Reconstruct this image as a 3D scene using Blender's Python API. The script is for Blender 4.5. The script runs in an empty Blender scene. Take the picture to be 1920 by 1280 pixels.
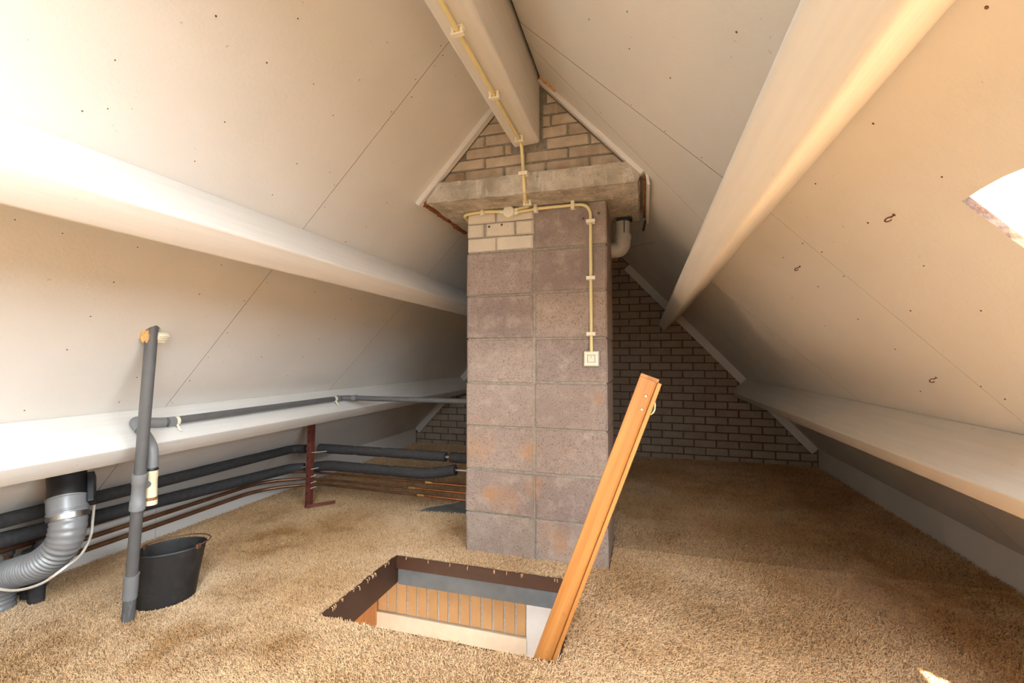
import bpy, bmesh, math, random
import numpy as np
from mathutils import Vector, Matrix
random.seed(7); RNG = np.random.default_rng(7)
S = bpy.context.scene
COL = S.collection

# ------------------------------------------------------------------ camera, daylight, exposure
CAM_H = 0.87
cam = bpy.data.cameras.new('camera'); cam.sensor_width = 36.0; cam.lens = 839.627/1920*36.0
cam.clip_start = 0.02
camo = bpy.data.objects.new('camera', cam); COL.objects.link(camo)
def cam_axes(yaw, pitch, roll):
    cy, sy, cp, sp = math.cos(yaw), math.sin(yaw), math.cos(pitch), math.sin(pitch)
    f = Vector((-sy*cp, cy*cp, sp)); r = Vector((cy, sy, 0)); u = r.cross(f)
    cr, sr = math.cos(roll), math.sin(roll)
    return cr*r + sr*u, -sr*r + cr*u, f
_r, _u, _f = cam_axes(0.2861035, 0.0370289, 0.00185756)
camo.matrix_world = Matrix(((_r.x, _u.x, -_f.x, 0), (_r.y, _u.y, -_f.y, 0), (_r.z, _u.z, -_f.z, CAM_H), (0, 0, 0, 1)))
S.camera = camo

world = bpy.data.worlds.new('sky'); S.world = world; world.use_nodes = True
bg = world.node_tree.nodes['Background']
bg.inputs['Strength'].default_value = 85.0
# bright overcast sky above the horizon, sunlit brown roof tiles and ground below it
_wt = world.node_tree; _tc = _wt.nodes.new('ShaderNodeTexCoord'); _sx = _wt.nodes.new('ShaderNodeSeparateXYZ'); _rp = _wt.nodes.new('ShaderNodeValToRGB')
_mr = _wt.nodes.new('ShaderNodeMapRange'); _mr.inputs[1].default_value = -1.0; _mr.inputs[2].default_value = 1.0
_wt.links.new(_tc.outputs['Generated'], _sx.inputs[0]); _wt.links.new(_sx.outputs['Z'], _mr.inputs[0]); _wt.links.new(_mr.outputs[0], _rp.inputs['Fac'])
_rp.color_ramp.elements[0].position = 0.495; _rp.color_ramp.elements[0].color = (0.135, 0.080, 0.043, 1)
_rp.color_ramp.elements[1].position = 0.515; _rp.color_ramp.elements[1].color = (0.82, 0.92, 1.0, 1)
_wt.links.new(_rp.outputs['Color'], bg.inputs['Color'])
SUN_DIR = Vector((0.238, 0.785, -1.10)).normalized()
sun = bpy.data.lights.new('sun', 'SUN'); sun.energy = 120.0; sun.angle = 0.012; sun.color = (1.0, 0.81, 0.57)
suno = bpy.data.objects.new('sun', sun); COL.objects.link(suno)
suno.rotation_euler = SUN_DIR.to_track_quat('-Z', 'Y').to_euler(); suno.location = (-3, -6, 8)
hall = bpy.data.lights.new('hall_lamp', 'POINT'); hall.energy = 42.0; hall.color = (1.0, 0.66, 0.38); hall.shadow_soft_size = 0.08
hallo = bpy.data.objects.new('hall_lamp', hall); COL.objects.link(hallo); hallo.location = (-1.12, 1.15, -0.85)

S.view_settings.view_transform = 'Standard'; S.view_settings.look = 'None'
S.view_settings.gamma = 1.0; S.view_settings.use_curve_mapping = False
S.view_settings.exposure = -0.93
S.cycles.use_denoising = True
S.cycles.max_bounces = 14; S.cycles.diffuse_bounces = 8; S.cycles.glossy_bounces = 4
S.cycles.transmission_bounces = 6; S.cycles.transparent_max_bounces = 8
S.cycles.sample_clamp_indirect = 12.0
S.cycles.caustics_reflective = False; S.cycles.caustics_refractive = False

# ------------------------------------------------------------------ room numbers (metres)
RX, RZ, K = -0.4625, 2.092, 1.08            # ridge line x, z and roof slope
KN = math.hypot(1, K)
XL, XR = -2.27, 1.345                       # knee walls
Y0, Y1 = -1.6, 4.2                          # gables
def roof_z(x): return RZ - K*abs(x - RX)
N_IN_R = Vector((-K/KN, 0, -1/KN)); N_IN_L = Vector((K/KN, 0, -1/KN))
UP_R = Vector((-1/KN, 0, K/KN)); UP_L = Vector((1/KN, 0, K/KN))
HX0, HX1, HY0, HY1 = -1.06, -0.247, 1.305, 1.79   # hatch
WIN_Y0, WIN_Y1, WIN_Z0, WIN_Z1 = -0.25, 0.815, 0.84, 1.104   # skylight

# ------------------------------------------------------------------ materials
def mat(name, build):
    m = bpy.data.materials.new(name); m.use_nodes = True
    nt = m.node_tree; b = nt.nodes['Principled BSDF']; build(nt, b); return m
def nd(nt, t, **kw):
    n = nt.nodes.new(t)
    for k, v in kw.items():
        if k in n.inputs: n.inputs[k].default_value = v
        else: setattr(n, k, v)
    return n
def pos(nt):
    return nt.nodes.new('ShaderNodeNewGeometry').outputs['Position']
def noise(nt, vec, scale, detail=4, rough=0.55, stretch=None):
    if stretch:
        mp = nd(nt, 'ShaderNodeMapping'); mp.inputs['Scale'].default_value = stretch
        nt.links.new(vec, mp.inputs['Vector']); vec = mp.outputs['Vector']
    n = nt.nodes.new('ShaderNodeTexNoise'); n.inputs['Scale'].default_value = scale
    n.inputs['Detail'].default_value = detail; n.inputs['Roughness'].default_value = rough
    nt.links.new(vec, n.inputs['Vector']); return n.outputs['Fac']
def ramp(nt, fac, stops):
    r = nt.nodes.new('ShaderNodeValToRGB'); e = r.color_ramp.elements
    while len(e) < len(stops): e.new(0.5)
    for el, (p, c) in zip(e, stops):
        el.position = p; el.color = (c[0], c[1], c[2], 1) if not isinstance(c, (int, float)) else (c, c, c, 1)
    nt.links.new(fac, r.inputs['Fac']); return r.outputs['Color']
def mix(nt, fac, a, b, mode='MIX'):
    m = nt.nodes.new('ShaderNodeMix'); m.data_type = 'RGBA'; m.blend_type = mode
    for sock, v in ((m.inputs[0], fac), (m.inputs[6], a), (m.inputs[7], b)):
        if hasattr(v, 'links'): nt.links.new(v, sock)
        elif isinstance(v, (int, float)): sock.default_value = v
        else: sock.default_value = (*v, 1)
    return m.outputs[2]
def bump(nt, b, h, strength=0.3, dist=0.002):
    n = nt.nodes.new('ShaderNodeBump'); n.inputs['Strength'].default_value = strength; n.inputs['Distance'].default_value = dist
    nt.links.new(h, n.inputs['Height']); nt.links.new(n.outputs['Normal'], b.inputs['Normal'])
def setc(nt, b, c, rough=0.6, metal=0.0, spec=None):
    if hasattr(c, 'links'): nt.links.new(c, b.inputs['Base Color'])
    else: b.inputs['Base Color'].default_value = (*c, 1)
    b.inputs['Roughness'].default_value = rough; b.inputs['Metallic'].default_value = metal
    if spec is not None: b.inputs['Specular IOR Level'].default_value = spec
def rnd(nt): return nt.nodes.new('ShaderNodeObjectInfo').outputs['Random']
def plain(name, c, rough=0.55, metal=0.0, var=0.12, scale=30, bmp=0.0, bscale=200):
    def f(nt, b):
        p = pos(nt); n = noise(nt, p, scale)
        lo = tuple(max(0, x*(1-var)) for x in c); hi = tuple(min(1, x*(1+var)) for x in c)
        setc(nt, b, ramp(nt, n, [(0.3, lo), (0.7, hi)]), rough, metal)
        if bmp: bump(nt, b, noise(nt, p, bscale, 3), bmp)
    return mat(name, f)

CHY = 1.93
def blobs(nt, p, spots, wscale):
    """soft irregular patches around given points: (x, y, z, radius, strength)"""
    acc = None
    for x, y, z, r, k in spots:
        d = nd(nt, 'ShaderNodeVectorMath', operation='DISTANCE'); nt.links.new(p, d.inputs[0]); d.inputs[1].default_value = (x, y, z)
        m = nd(nt, 'ShaderNodeMapRange'); m.interpolation_type = 'SMOOTHSTEP'; nt.links.new(d.outputs['Value'], m.inputs[0])
        m.inputs[1].default_value = r*1.25; m.inputs[2].default_value = r*0.25; m.inputs[3].default_value = 0.0; m.inputs[4].default_value = k
        if acc is None: acc = m.outputs[0]
        else:
            q = nd(nt, 'ShaderNodeMath', operation='MAXIMUM'); nt.links.new(acc, q.inputs[0]); nt.links.new(m.outputs[0], q.inputs[1]); acc = q.outputs[0]
    w = nd(nt, 'ShaderNodeMapRange'); nt.links.new(noise(nt, p, wscale, 5, 0.65), w.inputs[0]); w.inputs[1].default_value = 0.32; w.inputs[2].default_value = 0.60
    q = nd(nt, 'ShaderNodeMath', operation='MULTIPLY'); nt.links.new(acc, q.inputs[0]); nt.links.new(w.outputs[0], q.inputs[1]); return q.outputs[0]
def f_paint(nt, b):
    p = pos(nt)
    c = ramp(nt, noise(nt, p, 3.0, 5), [(0.3, (0.665, 0.64, 0.595)), (0.7, (0.715, 0.69, 0.65))])
    stain = ramp(nt, noise(nt, p, 1.7, 6, 0.65), [(0.60, 0.0), (0.80, 0.35)])
    c = mix(nt, stain, c, (0.60, 0.52, 0.42))
    speck = ramp(nt, noise(nt, p, 70, 2), [(0.735, 0.0), (0.76, 0.5)])
    c = mix(nt, speck, c, (0.42, 0.36, 0.29))
    setc(nt, b, c, 0.55)
    h = noise(nt, p, 90, 6, 0.7); h2 = noise(nt, p, 9, 3)
    bump(nt, b, mix(nt, 0.25, h, h2), 0.28, 0.003)
M_PAINT = mat('white_painted_board', f_paint)
def f_beam(nt, b):
    p = pos(nt)
    g = noise(nt, p, 22, 5, 0.6, (3.0, 0.12, 3.0))
    c = ramp(nt, g, [(0.3, (0.66, 0.635, 0.59)), (0.7, (0.725, 0.70, 0.655))])
    s = ramp(nt, noise(nt, p, 60, 2), [(0.73, 0.0), (0.76, 0.55)])
    c = mix(nt, s, c, (0.46, 0.40, 0.33))
    setc(nt, b, c, 0.65)
    bump(nt, b, mix(nt, 0.4, g, noise(nt, p, 110, 4)), 0.3, 0.002)
M_BEAM = mat('white_painted_timber', f_beam)
M_EDGE = plain('raw_hardboard_edge', (0.075, 0.030, 0.011), 0.85, 0, 0.5, 60, 0.5)
M_DARK = plain('dark_roof_boarding', (0.035, 0.025, 0.018), 0.9)
M_RAWWOOD = plain('raw_window_wood', (0.62, 0.37, 0.165), 0.7, 0, 0.15, 20)
M_WHITE = plain('white_lining', (0.85, 0.85, 0.84), 0.5)
def f_block(nt, b):
    p = pos(nt); r = rnd(nt)
    base = ramp(nt, noise(nt, p, 5, 5), [(0.3, (0.29, 0.22, 0.183)), (0.7, (0.39, 0.31, 0.262))])
    base = mix(nt, 0.55, base, ramp(nt, r, [(0.0, (0.25, 0.195, 0.175)), (0.5, (0.34, 0.27, 0.228)), (1.0, (0.43, 0.335, 0.272))]))
    sp = noise(nt, p, 170, 3, 0.75)
    base = mix(nt, ramp(nt, sp, [(0.34, 0.85), (0.47, 0.0)]), base, (0.12, 0.085, 0.075))
    base = mix(nt, ramp(nt, noise(nt, p, 300, 2), [(0.66, 0.0), (0.75, 0.6)]), base, (0.60, 0.52, 0.46))
    rust = ramp(nt, noise(nt, p, 7, 4, 0.6), [(0.62, 0.0), (0.74, 0.55)])
    sep = nt.nodes.new('ShaderNodeSeparateXYZ'); nt.links.new(p, sep.inputs[0])
    low = nt.nodes.new('ShaderNodeMapRange'); low.inputs[1].default_value = 0.75; low.inputs[2].default_value = 0.45
    nt.links.new(sep.outputs['Z'], low.inputs[0])
    mm = nt.nodes.new('ShaderNodeMath'); mm.operation = 'MULTIPLY'; nt.links.new(rust, mm.inputs[0]); nt.links.new(low.outputs[0], mm.inputs[1])
    base = mix(nt, mm.outputs[0], base, (0.42, 0.20, 0.085))
    base = mix(nt, blobs(nt, p, ((-0.37, CHY, 0.09, 0.10, 0.55), (-0.665, CHY, 0.255, 0.05, 0.8), (-0.60, CHY, 0.235, 0.09, 0.45), (-0.49, CHY, 0.46, 0.05, 0.8), (-0.73, CHY, 0.47, 0.10, 0.5), (-0.19, CHY, 0.70, 0.035, 0.6)), 13.0), base, (0.46, 0.235, 0.105))
    base = mix(nt, blobs(nt, p, ((-0.30, CHY, 0.20, 0.12, 0.6), (-0.65, CHY, 1.05, 0.16, 0.6), (-0.30, CHY, 1.26, 0.16, 0.6), (-0.36, CHY, 1.45, 0.2, 0.7)), 9.0), base, (0.205, 0.155, 0.14))
    base = mix(nt, ramp(nt, noise(nt, p, 16, 5, 0.65), [(0.50, 0.0), (0.70, 0.45)]), base, (0.50, 0.41, 0.34))
    setc(nt, b, base, 0.92, 0, 0.2)
    bump(nt, b, sp, 0.7, 0.004)
M_BLOCK = mat('pinkish_concrete_block', f_block)
M_MORTAR = plain('grey_mortar', (0.215, 0.185, 0.14), 0.95, 0, 0.25, 60, 0.6, 250)
def brickmat(name, lo, hi, stain=None, st=0.5, specks=True):
    def f(nt, b):
        p = pos(nt); r = rnd(nt)
        c = mix(nt, 0.5, ramp(nt, r, [(0.0, lo), (1.0, hi)]), ramp(nt, noise(nt, p, 14, 5), [(0.3, lo), (0.7, hi)]))
        if stain: c = mix(nt, ramp(nt, noise(nt, p, 11, 5, 0.65), [(0.5, 0.0), (0.7, st)]), c, stain)
        if specks: c = mix(nt, ramp(nt, noise(nt, p, 260, 2), [(0.28, 0.5), (0.38, 0.0)]), c, tuple(x*0.4 for x in lo))
        setc(nt, b, c, 0.9, 0, 0.2)
        bump(nt, b, noise(nt, p, 160, 4, 0.7), 0.45, 0.003)
    return mat(name, f)
M_SANDLIME = brickmat('cream_sand_lime_brick', (0.56, 0.48, 0.37), (0.66, 0.58, 0.46))
M_GABLE = brickmat('gable_brick', (0.32, 0.262, 0.21), (0.425, 0.355, 0.285), (0.28, 0.20, 0.14), 0.4)
M_CMORTAR = plain('grey_green_mortar', (0.29, 0.255, 0.20), 0.95, 0, 0.25, 50, 0.6, 250)
M_GMORTAR = plain('dark_gable_mortar', (0.115, 0.085, 0.06), 0.95, 0, 0.2, 60, 0.6, 250)
def f_ubrick(nt, b):
    p = pos(nt); r = rnd(nt)
    c = ramp(nt, noise(nt, p, 12, 5), [(0.3, (0.23, 0.165, 0.11)), (0.5, (0.40, 0.315, 0.225)), (0.75, (0.58, 0.49, 0.375))])
    c = mix(nt, 0.45, c, ramp(nt, r, [(0.0, (0.25, 0.185, 0.13)), (1.0, (0.60, 0.50, 0.385))]))
    st = ramp(nt, noise(nt, p, 30, 4, 0.6, (1.6, 1.0, 0.10)), [(0.60, 0.0), (0.72, 0.45)])
    c = mix(nt, st, c, (0.66, 0.60, 0.52))
    c = mix(nt, ramp(nt, noise(nt, p, 8, 4), [(0.55, 0.0), (0.75, 0.5)]), c, (0.34, 0.16, 0.06))
    setc(nt, b, c, 0.92, 0, 0.2); bump(nt, b, noise(nt, p, 150, 4, 0.7), 0.5, 0.003)
M_UBRICK = mat('stained_brown_brick', f_ubrick)
def f_conc(nt, b):
    p = pos(nt)
    c = ramp(nt, noise(nt, p, 9, 6, 0.65), [(0.3, (0.29, 0.25, 0.195)), (0.5, (0.45, 0.40, 0.325)), (0.7, (0.62, 0.565, 0.47))])
    c = mix(nt, ramp(nt, noise(nt, p, 26, 5, 0.6, (1.4, 1, 0.35)), [(0.54, 0.0), (0.64, 0.6)]), c, (0.66, 0.62, 0.54))
    c = mix(nt, ramp(nt, noise(nt, p, 55, 3), [(0.27, 0.8), (0.34, 0.0)]), c, (0.10, 0.085, 0.065))
    setc(nt, b, c, 0.95, 0, 0.2); bump(nt, b, noise(nt, p, 45, 7, 0.7), 0.8, 0.008)
M_CONC = mat('rough_concrete', f_conc)
M_FLOORC = plain('grey_bare_floor', (0.20, 0.205, 0.20), 0.9, 0, 0.2, 10, 0.3)
M_FOAM = plain('orange_brown_filler', (0.22, 0.075, 0.022), 0.9, 0, 0.5, 40, 0.9, 120)

def carpet_color(nt, p, tint=None, tone=1.0):
    n1 = noise(nt, p, 1.5, 6, 0.62); n2 = noise(nt, p, 6.0, 5, 0.6)
    c = ramp(nt, n1, [(0.30, (0.49, 0.28, 0.12)), (0.44, (0.66, 0.435, 0.235)), (0.60, (0.77, 0.56, 0.35))])
    # trodden, soiled places; the wide right-rear ones paint in light falloff
    st = ((-1.72, 1.75, 0, 0.30, 1.0), (-1.50, 2.05, 0, 0.24, 0.9), (-1.70, 0.98, 0, 0.34, 0.8), (-1.30, 1.08, 0, 0.24, 0.9), (-1.05, 1.12, 0, 0.12, 0.8), (-0.02, 1.84, 0, 0.20, 0.65), (0.20, 1.72, 0, 0.20, 0.65), (0.42, 1.66, 0, 0.18, 0.45), (-1.45, 1.36, 0, 0.16, 0.8),
          (0.05, 2.55, 0, 0.50, 0.6), (0.72, 2.5, 0, 0.50, 0.6), (-0.85, 2.12, 0, 0.22, 0.7), (-2.0, 2.05, 0, 0.26, 0.7), (0.9, 3.3, 0, 0.9, 0.6), (0.2, 3.4, 0, 0.8, 0.6), (1.1, 2.0, 0, 0.5, 0.6), (0.95, 1.45, 0, 0.25, 0.4))
    c = mix(nt, blobs(nt, p, st, 6.0), c, (0.36, 0.185, 0.066))
    c = mix(nt, ramp(nt, n2, [(0.56, 0.0), (0.72, 0.5)]), c, (0.50, 0.29, 0.115))
    g = ramp(nt, noise(nt, p, 2.6, 4, 0.6), [(0.60, 0.0), (0.74, 0.30)])
    c = mix(nt, g, c, (0.56, 0.46, 0.31))
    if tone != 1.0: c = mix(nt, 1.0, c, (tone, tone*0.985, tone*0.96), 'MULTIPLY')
    if tint is not None:
        c = mix(nt, 1.0, c, ramp(nt, tint, [(0.0, 0.52), (0.22, 0.88), (1.0, 1.12)]), 'MULTIPLY')
    return c
PILES = {}
def pile_mat(tone):
    if tone not in PILES:
        def f(nt, b):
            at = nt.nodes.new('ShaderNodeAttribute'); at.attribute_name = 'tint'
            setc(nt, b, carpet_color(nt, pos(nt), at.outputs['Fac'], tone), 0.95, 0, 0.1)
        PILES[tone] = mat('carpet_yarn', f)
    return PILES[tone]
def f_back(nt, b):
    p = pos(nt)
    c = mix(nt, 1.0, carpet_color(nt, p), ramp(nt, noise(nt, p, 260, 2), [(0.35, 0.7), (0.65, 1.0)]), 'MULTIPLY')
    setc(nt, b, c, 0.97, 0, 0.1); bump(nt, b, noise(nt, p, 220, 3), 0.8, 0.006)
M_CARPET = mat('carpet_backing', f_back)

M_PVC = plain('dark_grey_pvc', (0.105, 0.105, 0.105), 0.42, 0, 0.08, 18)
M_PVCL = plain('light_grey_pvc', (0.20, 0.205, 0.21), 0.45, 0, 0.06, 18)
M_PVCM = plain('mid_grey_pvc', (0.115, 0.115, 0.117), 0.45, 0, 0.1, 18)
M_CREAM = plain('cream_pvc', (0.74, 0.64, 0.43), 0.4, 0, 0.06, 12)
M_GLUE = plain('brown_sealant', (0.25, 0.12, 0.035), 0.6, 0, 0.6, 120)
M_BLACKFOAM = plain('black_pipe_insulation', (0.034, 0.033, 0.034), 0.8, 0, 0.3, 60, 0.5, 300)
M_BLACK = plain('black_plastic', (0.012, 0.012, 0.013), 0.5, 0, 0.3, 30)
def f_bucket(nt, b):
    p = pos(nt)
    c = mix(nt, ramp(nt, noise(nt, p, 16, 6, 0.7), [(0.5, 0.0), (0.75, 0.6)]), (0.018, 0.017, 0.017), (0.065, 0.055, 0.048))
    setc(nt, b, c, 0.5); bump(nt, b, noise(nt, p, 90, 4), 0.2, 0.002)
M_BUCKET = mat('dusty_black_rubber', f_bucket)
M_COPPER = plain('copper', (0.62, 0.27, 0.13), 0.28, 1.0, 0.2, 20)
M_OLDCOPPER = plain('tarnished_copper', (0.20, 0.095, 0.05), 0.45, 0.7, 0.35, 14)
M_BRASS = plain('brass', (0.62, 0.42, 0.18), 0.3, 1.0)
M_RED = plain('red_brown_primed_steel', (0.145, 0.035, 0.024), 0.5, 0, 0.25, 30)
M_ZINC = plain('galvanised_steel', (0.13, 0.145, 0.155), 0.55, 0.2, 0.15, 14)
M_STEEL = plain('bright_steel', (0.62, 0.62, 0.60), 0.3, 1.0)
M_RUSTWIRE = plain('rusty_wire', (0.16, 0.08, 0.045), 0.6, 0.4, 0.4, 80)
M_DUCT = plain('silver_grey_vinyl', (0.22, 0.222, 0.225), 0.38, 0.15, 0.08, 14)
M_BROWNP = plain('dark_brown_paint', (0.062, 0.026, 0.014), 0.45, 0, 0.15, 14, 0.15)
M_YELLOW = plain('pale_yellow_pvc', (0.76, 0.64, 0.31), 0.4, 0, 0.07, 10)
M_CLIP = plain('ivory_plastic', (0.80, 0.74, 0.58), 0.4, 0, 0.04, 10)
M_CABLE = plain('white_cable', (0.72, 0.68, 0.60), 0.45)
M_FIBRE = plain('fibrous_insulation', (0.62, 0.36, 0.14), 0.9, 0, 0.4, 90, 0.8, 150)
def f_pine(nt, b):
    p = nt.nodes.new('ShaderNodeTexCoord').outputs['Object']
    g = noise(nt, p, 60, 4, 0.5, (1.0, 1.0, 0.03))
    c = ramp(nt, g, [(0.3, (0.31, 0.115, 0.028)), (0.55, (0.43, 0.18, 0.047)), (0.75, (0.49, 0.225, 0.065))])
    setc(nt, b, c, 0.38)
    bump(nt, b, g, 0.12, 0.001)
M_PINE = mat('varnished_pine', f_pine)
M_KNOT = plain('pine_knot', (0.40, 0.155, 0.045), 0.5, 0, 0.4, 200)
M_HBRICK = brickmat('tan_hall_brick', (0.45, 0.25, 0.105), (0.55, 0.325, 0.15), None, 0.4)
M_HMORTAR = plain('pale_grey_pointing', (0.42, 0.375, 0.33), 0.95, 0, 0.2, 80, 0.6)
M_LINTEL = plain('beige_gloss_paint', (0.72, 0.60, 0.46), 0.4, 0, 0.04)
M_PLASTER = plain('white_plaster', (0.74, 0.72, 0.69), 0.9, 0, 0.05, 10, 0.2)
M_NAIL = plain('rusty_nail_head', (0.10, 0.06, 0.035), 0.7, 0, 0.4, 200)
M_OFFW = plain('off_white_pvc', (0.45, 0.42, 0.365), 0.45, 0, 0.1, 14)
def f_glass(nt, b):
    out = nt.nodes['Material Output']; tr = nt.nodes.new('ShaderNodeBsdfTransparent'); gl = nt.nodes.new('ShaderNodeBsdfGlossy')
    gl.inputs['Roughness'].default_value = 0.02
    lw = nt.nodes.new('ShaderNodeLayerWeight'); lw.inputs['Blend'].default_value = 0.5
    pw = nd(nt, 'ShaderNodeMath', operation='POWER'); nt.links.new(lw.outputs['Facing'], pw.inputs[0]); pw.inputs[1].default_value = 5.0
    fr = nd(nt, 'ShaderNodeMath', operation='MULTIPLY_ADD'); nt.links.new(pw.outputs[0], fr.inputs[0]); fr.inputs[1].default_value = 0.5; fr.inputs[2].default_value = 0.03
    mx = nt.nodes.new('ShaderNodeMixShader')
    nt.links.new(fr.outputs[0], mx.inputs[0]); nt.links.new(tr.outputs[0], mx.inputs[1]); nt.links.new(gl.outputs[0], mx.inputs[2])
    nt.links.new(mx.outputs[0], out.inputs['Surface']); nt.nodes.remove(b)
M_GLASS = mat('window_glass', f_glass)

# ------------------------------------------------------------------ mesh helpers
def wloc(o):
    v = Vector((0, 0, 0))
    while o is not None: v += o.location; o = o.parent
    return v
def tag(o, label=None, cat=None, group=None, kind=None):
    if label: o['label'] = label
    if cat: o['category'] = cat
    if group: o['group'] = group
    if kind: o['kind'] = kind
    return o
def thing(name, loc, label, cat, group=None):
    o = bpy.data.objects.new(name, None); o.location = loc; o.empty_display_size = 0.05
    COL.objects.link(o); return tag(o, label, cat, group)
def struct(name, loc=(0, 0, 0), label=None):
    o = bpy.data.objects.new(name, None); o.location = loc; o.empty_display_size = 0.05
    COL.objects.link(o); return tag(o, label, None, None, 'structure')
def link(name, me, parent, loc):
    o = bpy.data.objects.new(name, me); COL.objects.link(o)
    if parent is not None:
        o.parent = parent; o.location = Vector(loc) - wloc(parent)
    else: o.location = loc
    return o
def obj(name, verts, faces, mats, parent=None, smooth=False, fm=None, recalc=True):
    """world-space verts -> one mesh object whose origin sits in its middle"""
    v = np.array([tuple(p) for p in verts], float); c = (v.min(0)+v.max(0))/2
    me = bpy.data.meshes.new(name)
    me.from_pydata([tuple(p) for p in (v-c)], [], [tuple(f) for f in faces])
    for m in (mats if isinstance(mats, (list, tuple)) else [mats]): me.materials.append(m)
    if fm is not None: me.polygons.foreach_set('material_index', fm)
    if recalc:
        bm = bmesh.new(); bm.from_mesh(me); bmesh.ops.recalc_face_normals(bm, faces=bm.faces); bm.to_mesh(me); bm.free()
    if smooth:
        me.polygons.foreach_set('use_smooth', [True]*len(me.polygons))
        try: me.set_sharp_from_angle(angle=math.radians(38))
        except Exception: pass
    me.update()
    return link(name, me, parent, c)
class MB:
    def __init__(s): s.v = []; s.f = []; s.m = []
    def add(s, v, f, m=0):
        o = len(s.v); s.v += [Vector(p) for p in v]; s.f += [tuple(i+o for i in q) for q in f]; s.m += [m]*len(f); return s
    def box(s, c, size, rot=None, m=0, bev=0.0):
        c = Vector(c); hx, hy, hz = (d/2 for d in size)
        if bev > 0:
            bm = bmesh.new(); bmesh.ops.create_cube(bm, size=1.0)
            for q in bm.verts: q.co = Vector((q.co.x*2*hx, q.co.y*2*hy, q.co.z*2*hz))
            bmesh.ops.bevel(bm, geom=bm.edges[:], offset=bev, segments=2, affect='EDGES', profile=0.5)
            vs = [q.co.copy() for q in bm.verts]; bm.verts.index_update(); fs = [[q.index for q in f.verts] for f in bm.faces]; bm.free()
        else:
            vs = [Vector((x*hx, y*hy, z*hz)) for x in (-1, 1) for y in (-1, 1) for z in (-1, 1)]
            fs = [(0, 1, 3, 2), (4, 6, 7, 5), (0, 4, 5, 1), (2, 3, 7, 6), (0, 2, 6, 4), (1, 5, 7, 3)]
        if rot is not None: vs = [rot @ q for q in vs]
        return s.add([q+c for q in vs], fs, m)
    def prism(s, poly, d, m=0, ms=None):
        """convex polygon (3D points) pushed along vector d"""
        n = len(poly); poly = [Vector(p) for p in poly]; d = Vector(d)
        s.add(poly+[p+d for p in poly], [tuple(range(n-1, -1, -1)), tuple(range(n, 2*n))], m)
        o = len(s.v)-2*n; side = [(o+i, o+(i+1) % n, o+n+(i+1) % n, o+n+i) for i in range(n)]
        s.f += side; s.m += [m if ms is None else ms]*n; return s
    def tube(s, path, r, seg=16, m=0, cap=True, ellipse=1.0):
        path = [Vector(p) for p in path]; n = len(path)
        rs = r if isinstance(r, (list, tuple, np.ndarray)) else [r]*n
        T = [(path[min(i+1, n-1)]-path[max(i-1, 0)]).normalized() for i in range(n)]
        a = Vector((0, 0, 1)) if abs(T[0].z) < 0.9 else Vector((1, 0, 0))
        u = T[0].cross(a).normalized(); o = len(s.v)
        for i in range(n):
            u = (u - T[i]*u.dot(T[i])).normalized(); w = T[i].cross(u)
            for k in range(seg):
                t = 2*math.pi*k/seg
                s.v.append(path[i] + (u*math.cos(t) + w*math.sin(t)*ellipse)*rs[i])
        for i in range(n-1):
            for k in range(seg):
                k2 = (k+1) % seg
                s.f.append((o+i*seg+k, o+i*seg+k2, o+(i+1)*seg+k2, o+(i+1)*seg+k)); s.m.append(m)
        if cap:
            s.f.append(tuple(o+k for k in range(seg-1, -1, -1))); s.m.append(m)
            s.f.append(tuple(o+(n-1)*seg+k for k in range(seg))); s.m.append(m)
        return s
    def lathe(s, prof, c, axis=(0, 0, 1), seg=32, m=0, closed=False):
        ax = Vector(axis).normalized(); a = Vector((0, 0, 1)) if abs(ax.z) < 0.9 else Vector((1, 0, 0))
        u = ax.cross(a).normalized(); w = ax.cross(u); c = Vector(c); o = len(s.v); n = len(prof)
        for r, h in prof:
            for k in range(seg):
                t = 2*math.pi*k/seg; s.v.append(c + ax*h + (u*math.cos(t)+w*math.sin(t))*max(r, 1e-5))
        for i in range(n-1):
            for k in range(seg):
                k2 = (k+1) % seg; s.f.append((o+i*seg+k, o+i*seg+k2, o+(i+1)*seg+k2, o+(i+1)*seg+k)); s.m.append(m)
        if closed:
            s.f.append(tuple(o+k for k in range(seg-1, -1, -1))); s.f.append(tuple(o+(n-1)*seg+k for k in range(seg))); s.m += [m, m]
        return s
    def build(s, name, mats, parent=None, smooth=False, recalc=True):
        return obj(name, s.v, s.f, mats, parent, smooth, s.m, recalc)
def fillet(pts, r, n=8):
    pts = [Vector(p) for p in pts]; out = [pts[0]]
    for i in range(1, len(pts)-1):
        a, b, c = pts[i-1], pts[i], pts[i+1]; d1 = (a-b); d2 = (c-b)
        rr = r[i-1] if isinstance(r, (list, tuple)) else r
        t = min(rr, d1.length*0.49, d2.length*0.49); p = b+d1.normalized()*t; q = b+d2.normalized()*t
        for k in range(n+1):
            s = k/n; out.append(p*(1-s)**2 + b*2*s*(1-s) + q*s*s)
    out.append(pts[-1]); return out
def smoothpath(pts, n=10):
    P = [Vector(p) for p in pts]; P = [P[0]*2-P[1]] + P + [P[-1]*2-P[-2]]; out = []
    for i in range(1, len(P)-2):
        for k in range(n):
            t = k/n; a, b, c, d = P[i-1], P[i], P[i+1], P[i+2]
            out.append(0.5*((2*b) + (c-a)*t + (2*a-5*b+4*c-d)*t*t + (3*b-a-3*c+d)*t**3))
    out.append(P[-2]); return out
def resample(path, step):
    P = np.array([tuple(p) for p in path]); d = np.r_[0, np.cumsum(np.linalg.norm(np.diff(P, axis=0), axis=1))]
    n = max(2, int(d[-1]/step)); t = np.linspace(0, d[-1], n)
    return [Vector((np.interp(x, d, P[:, 0]), np.interp(x, d, P[:, 1]), np.interp(x, d, P[:, 2]))) for x in t], t
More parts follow.
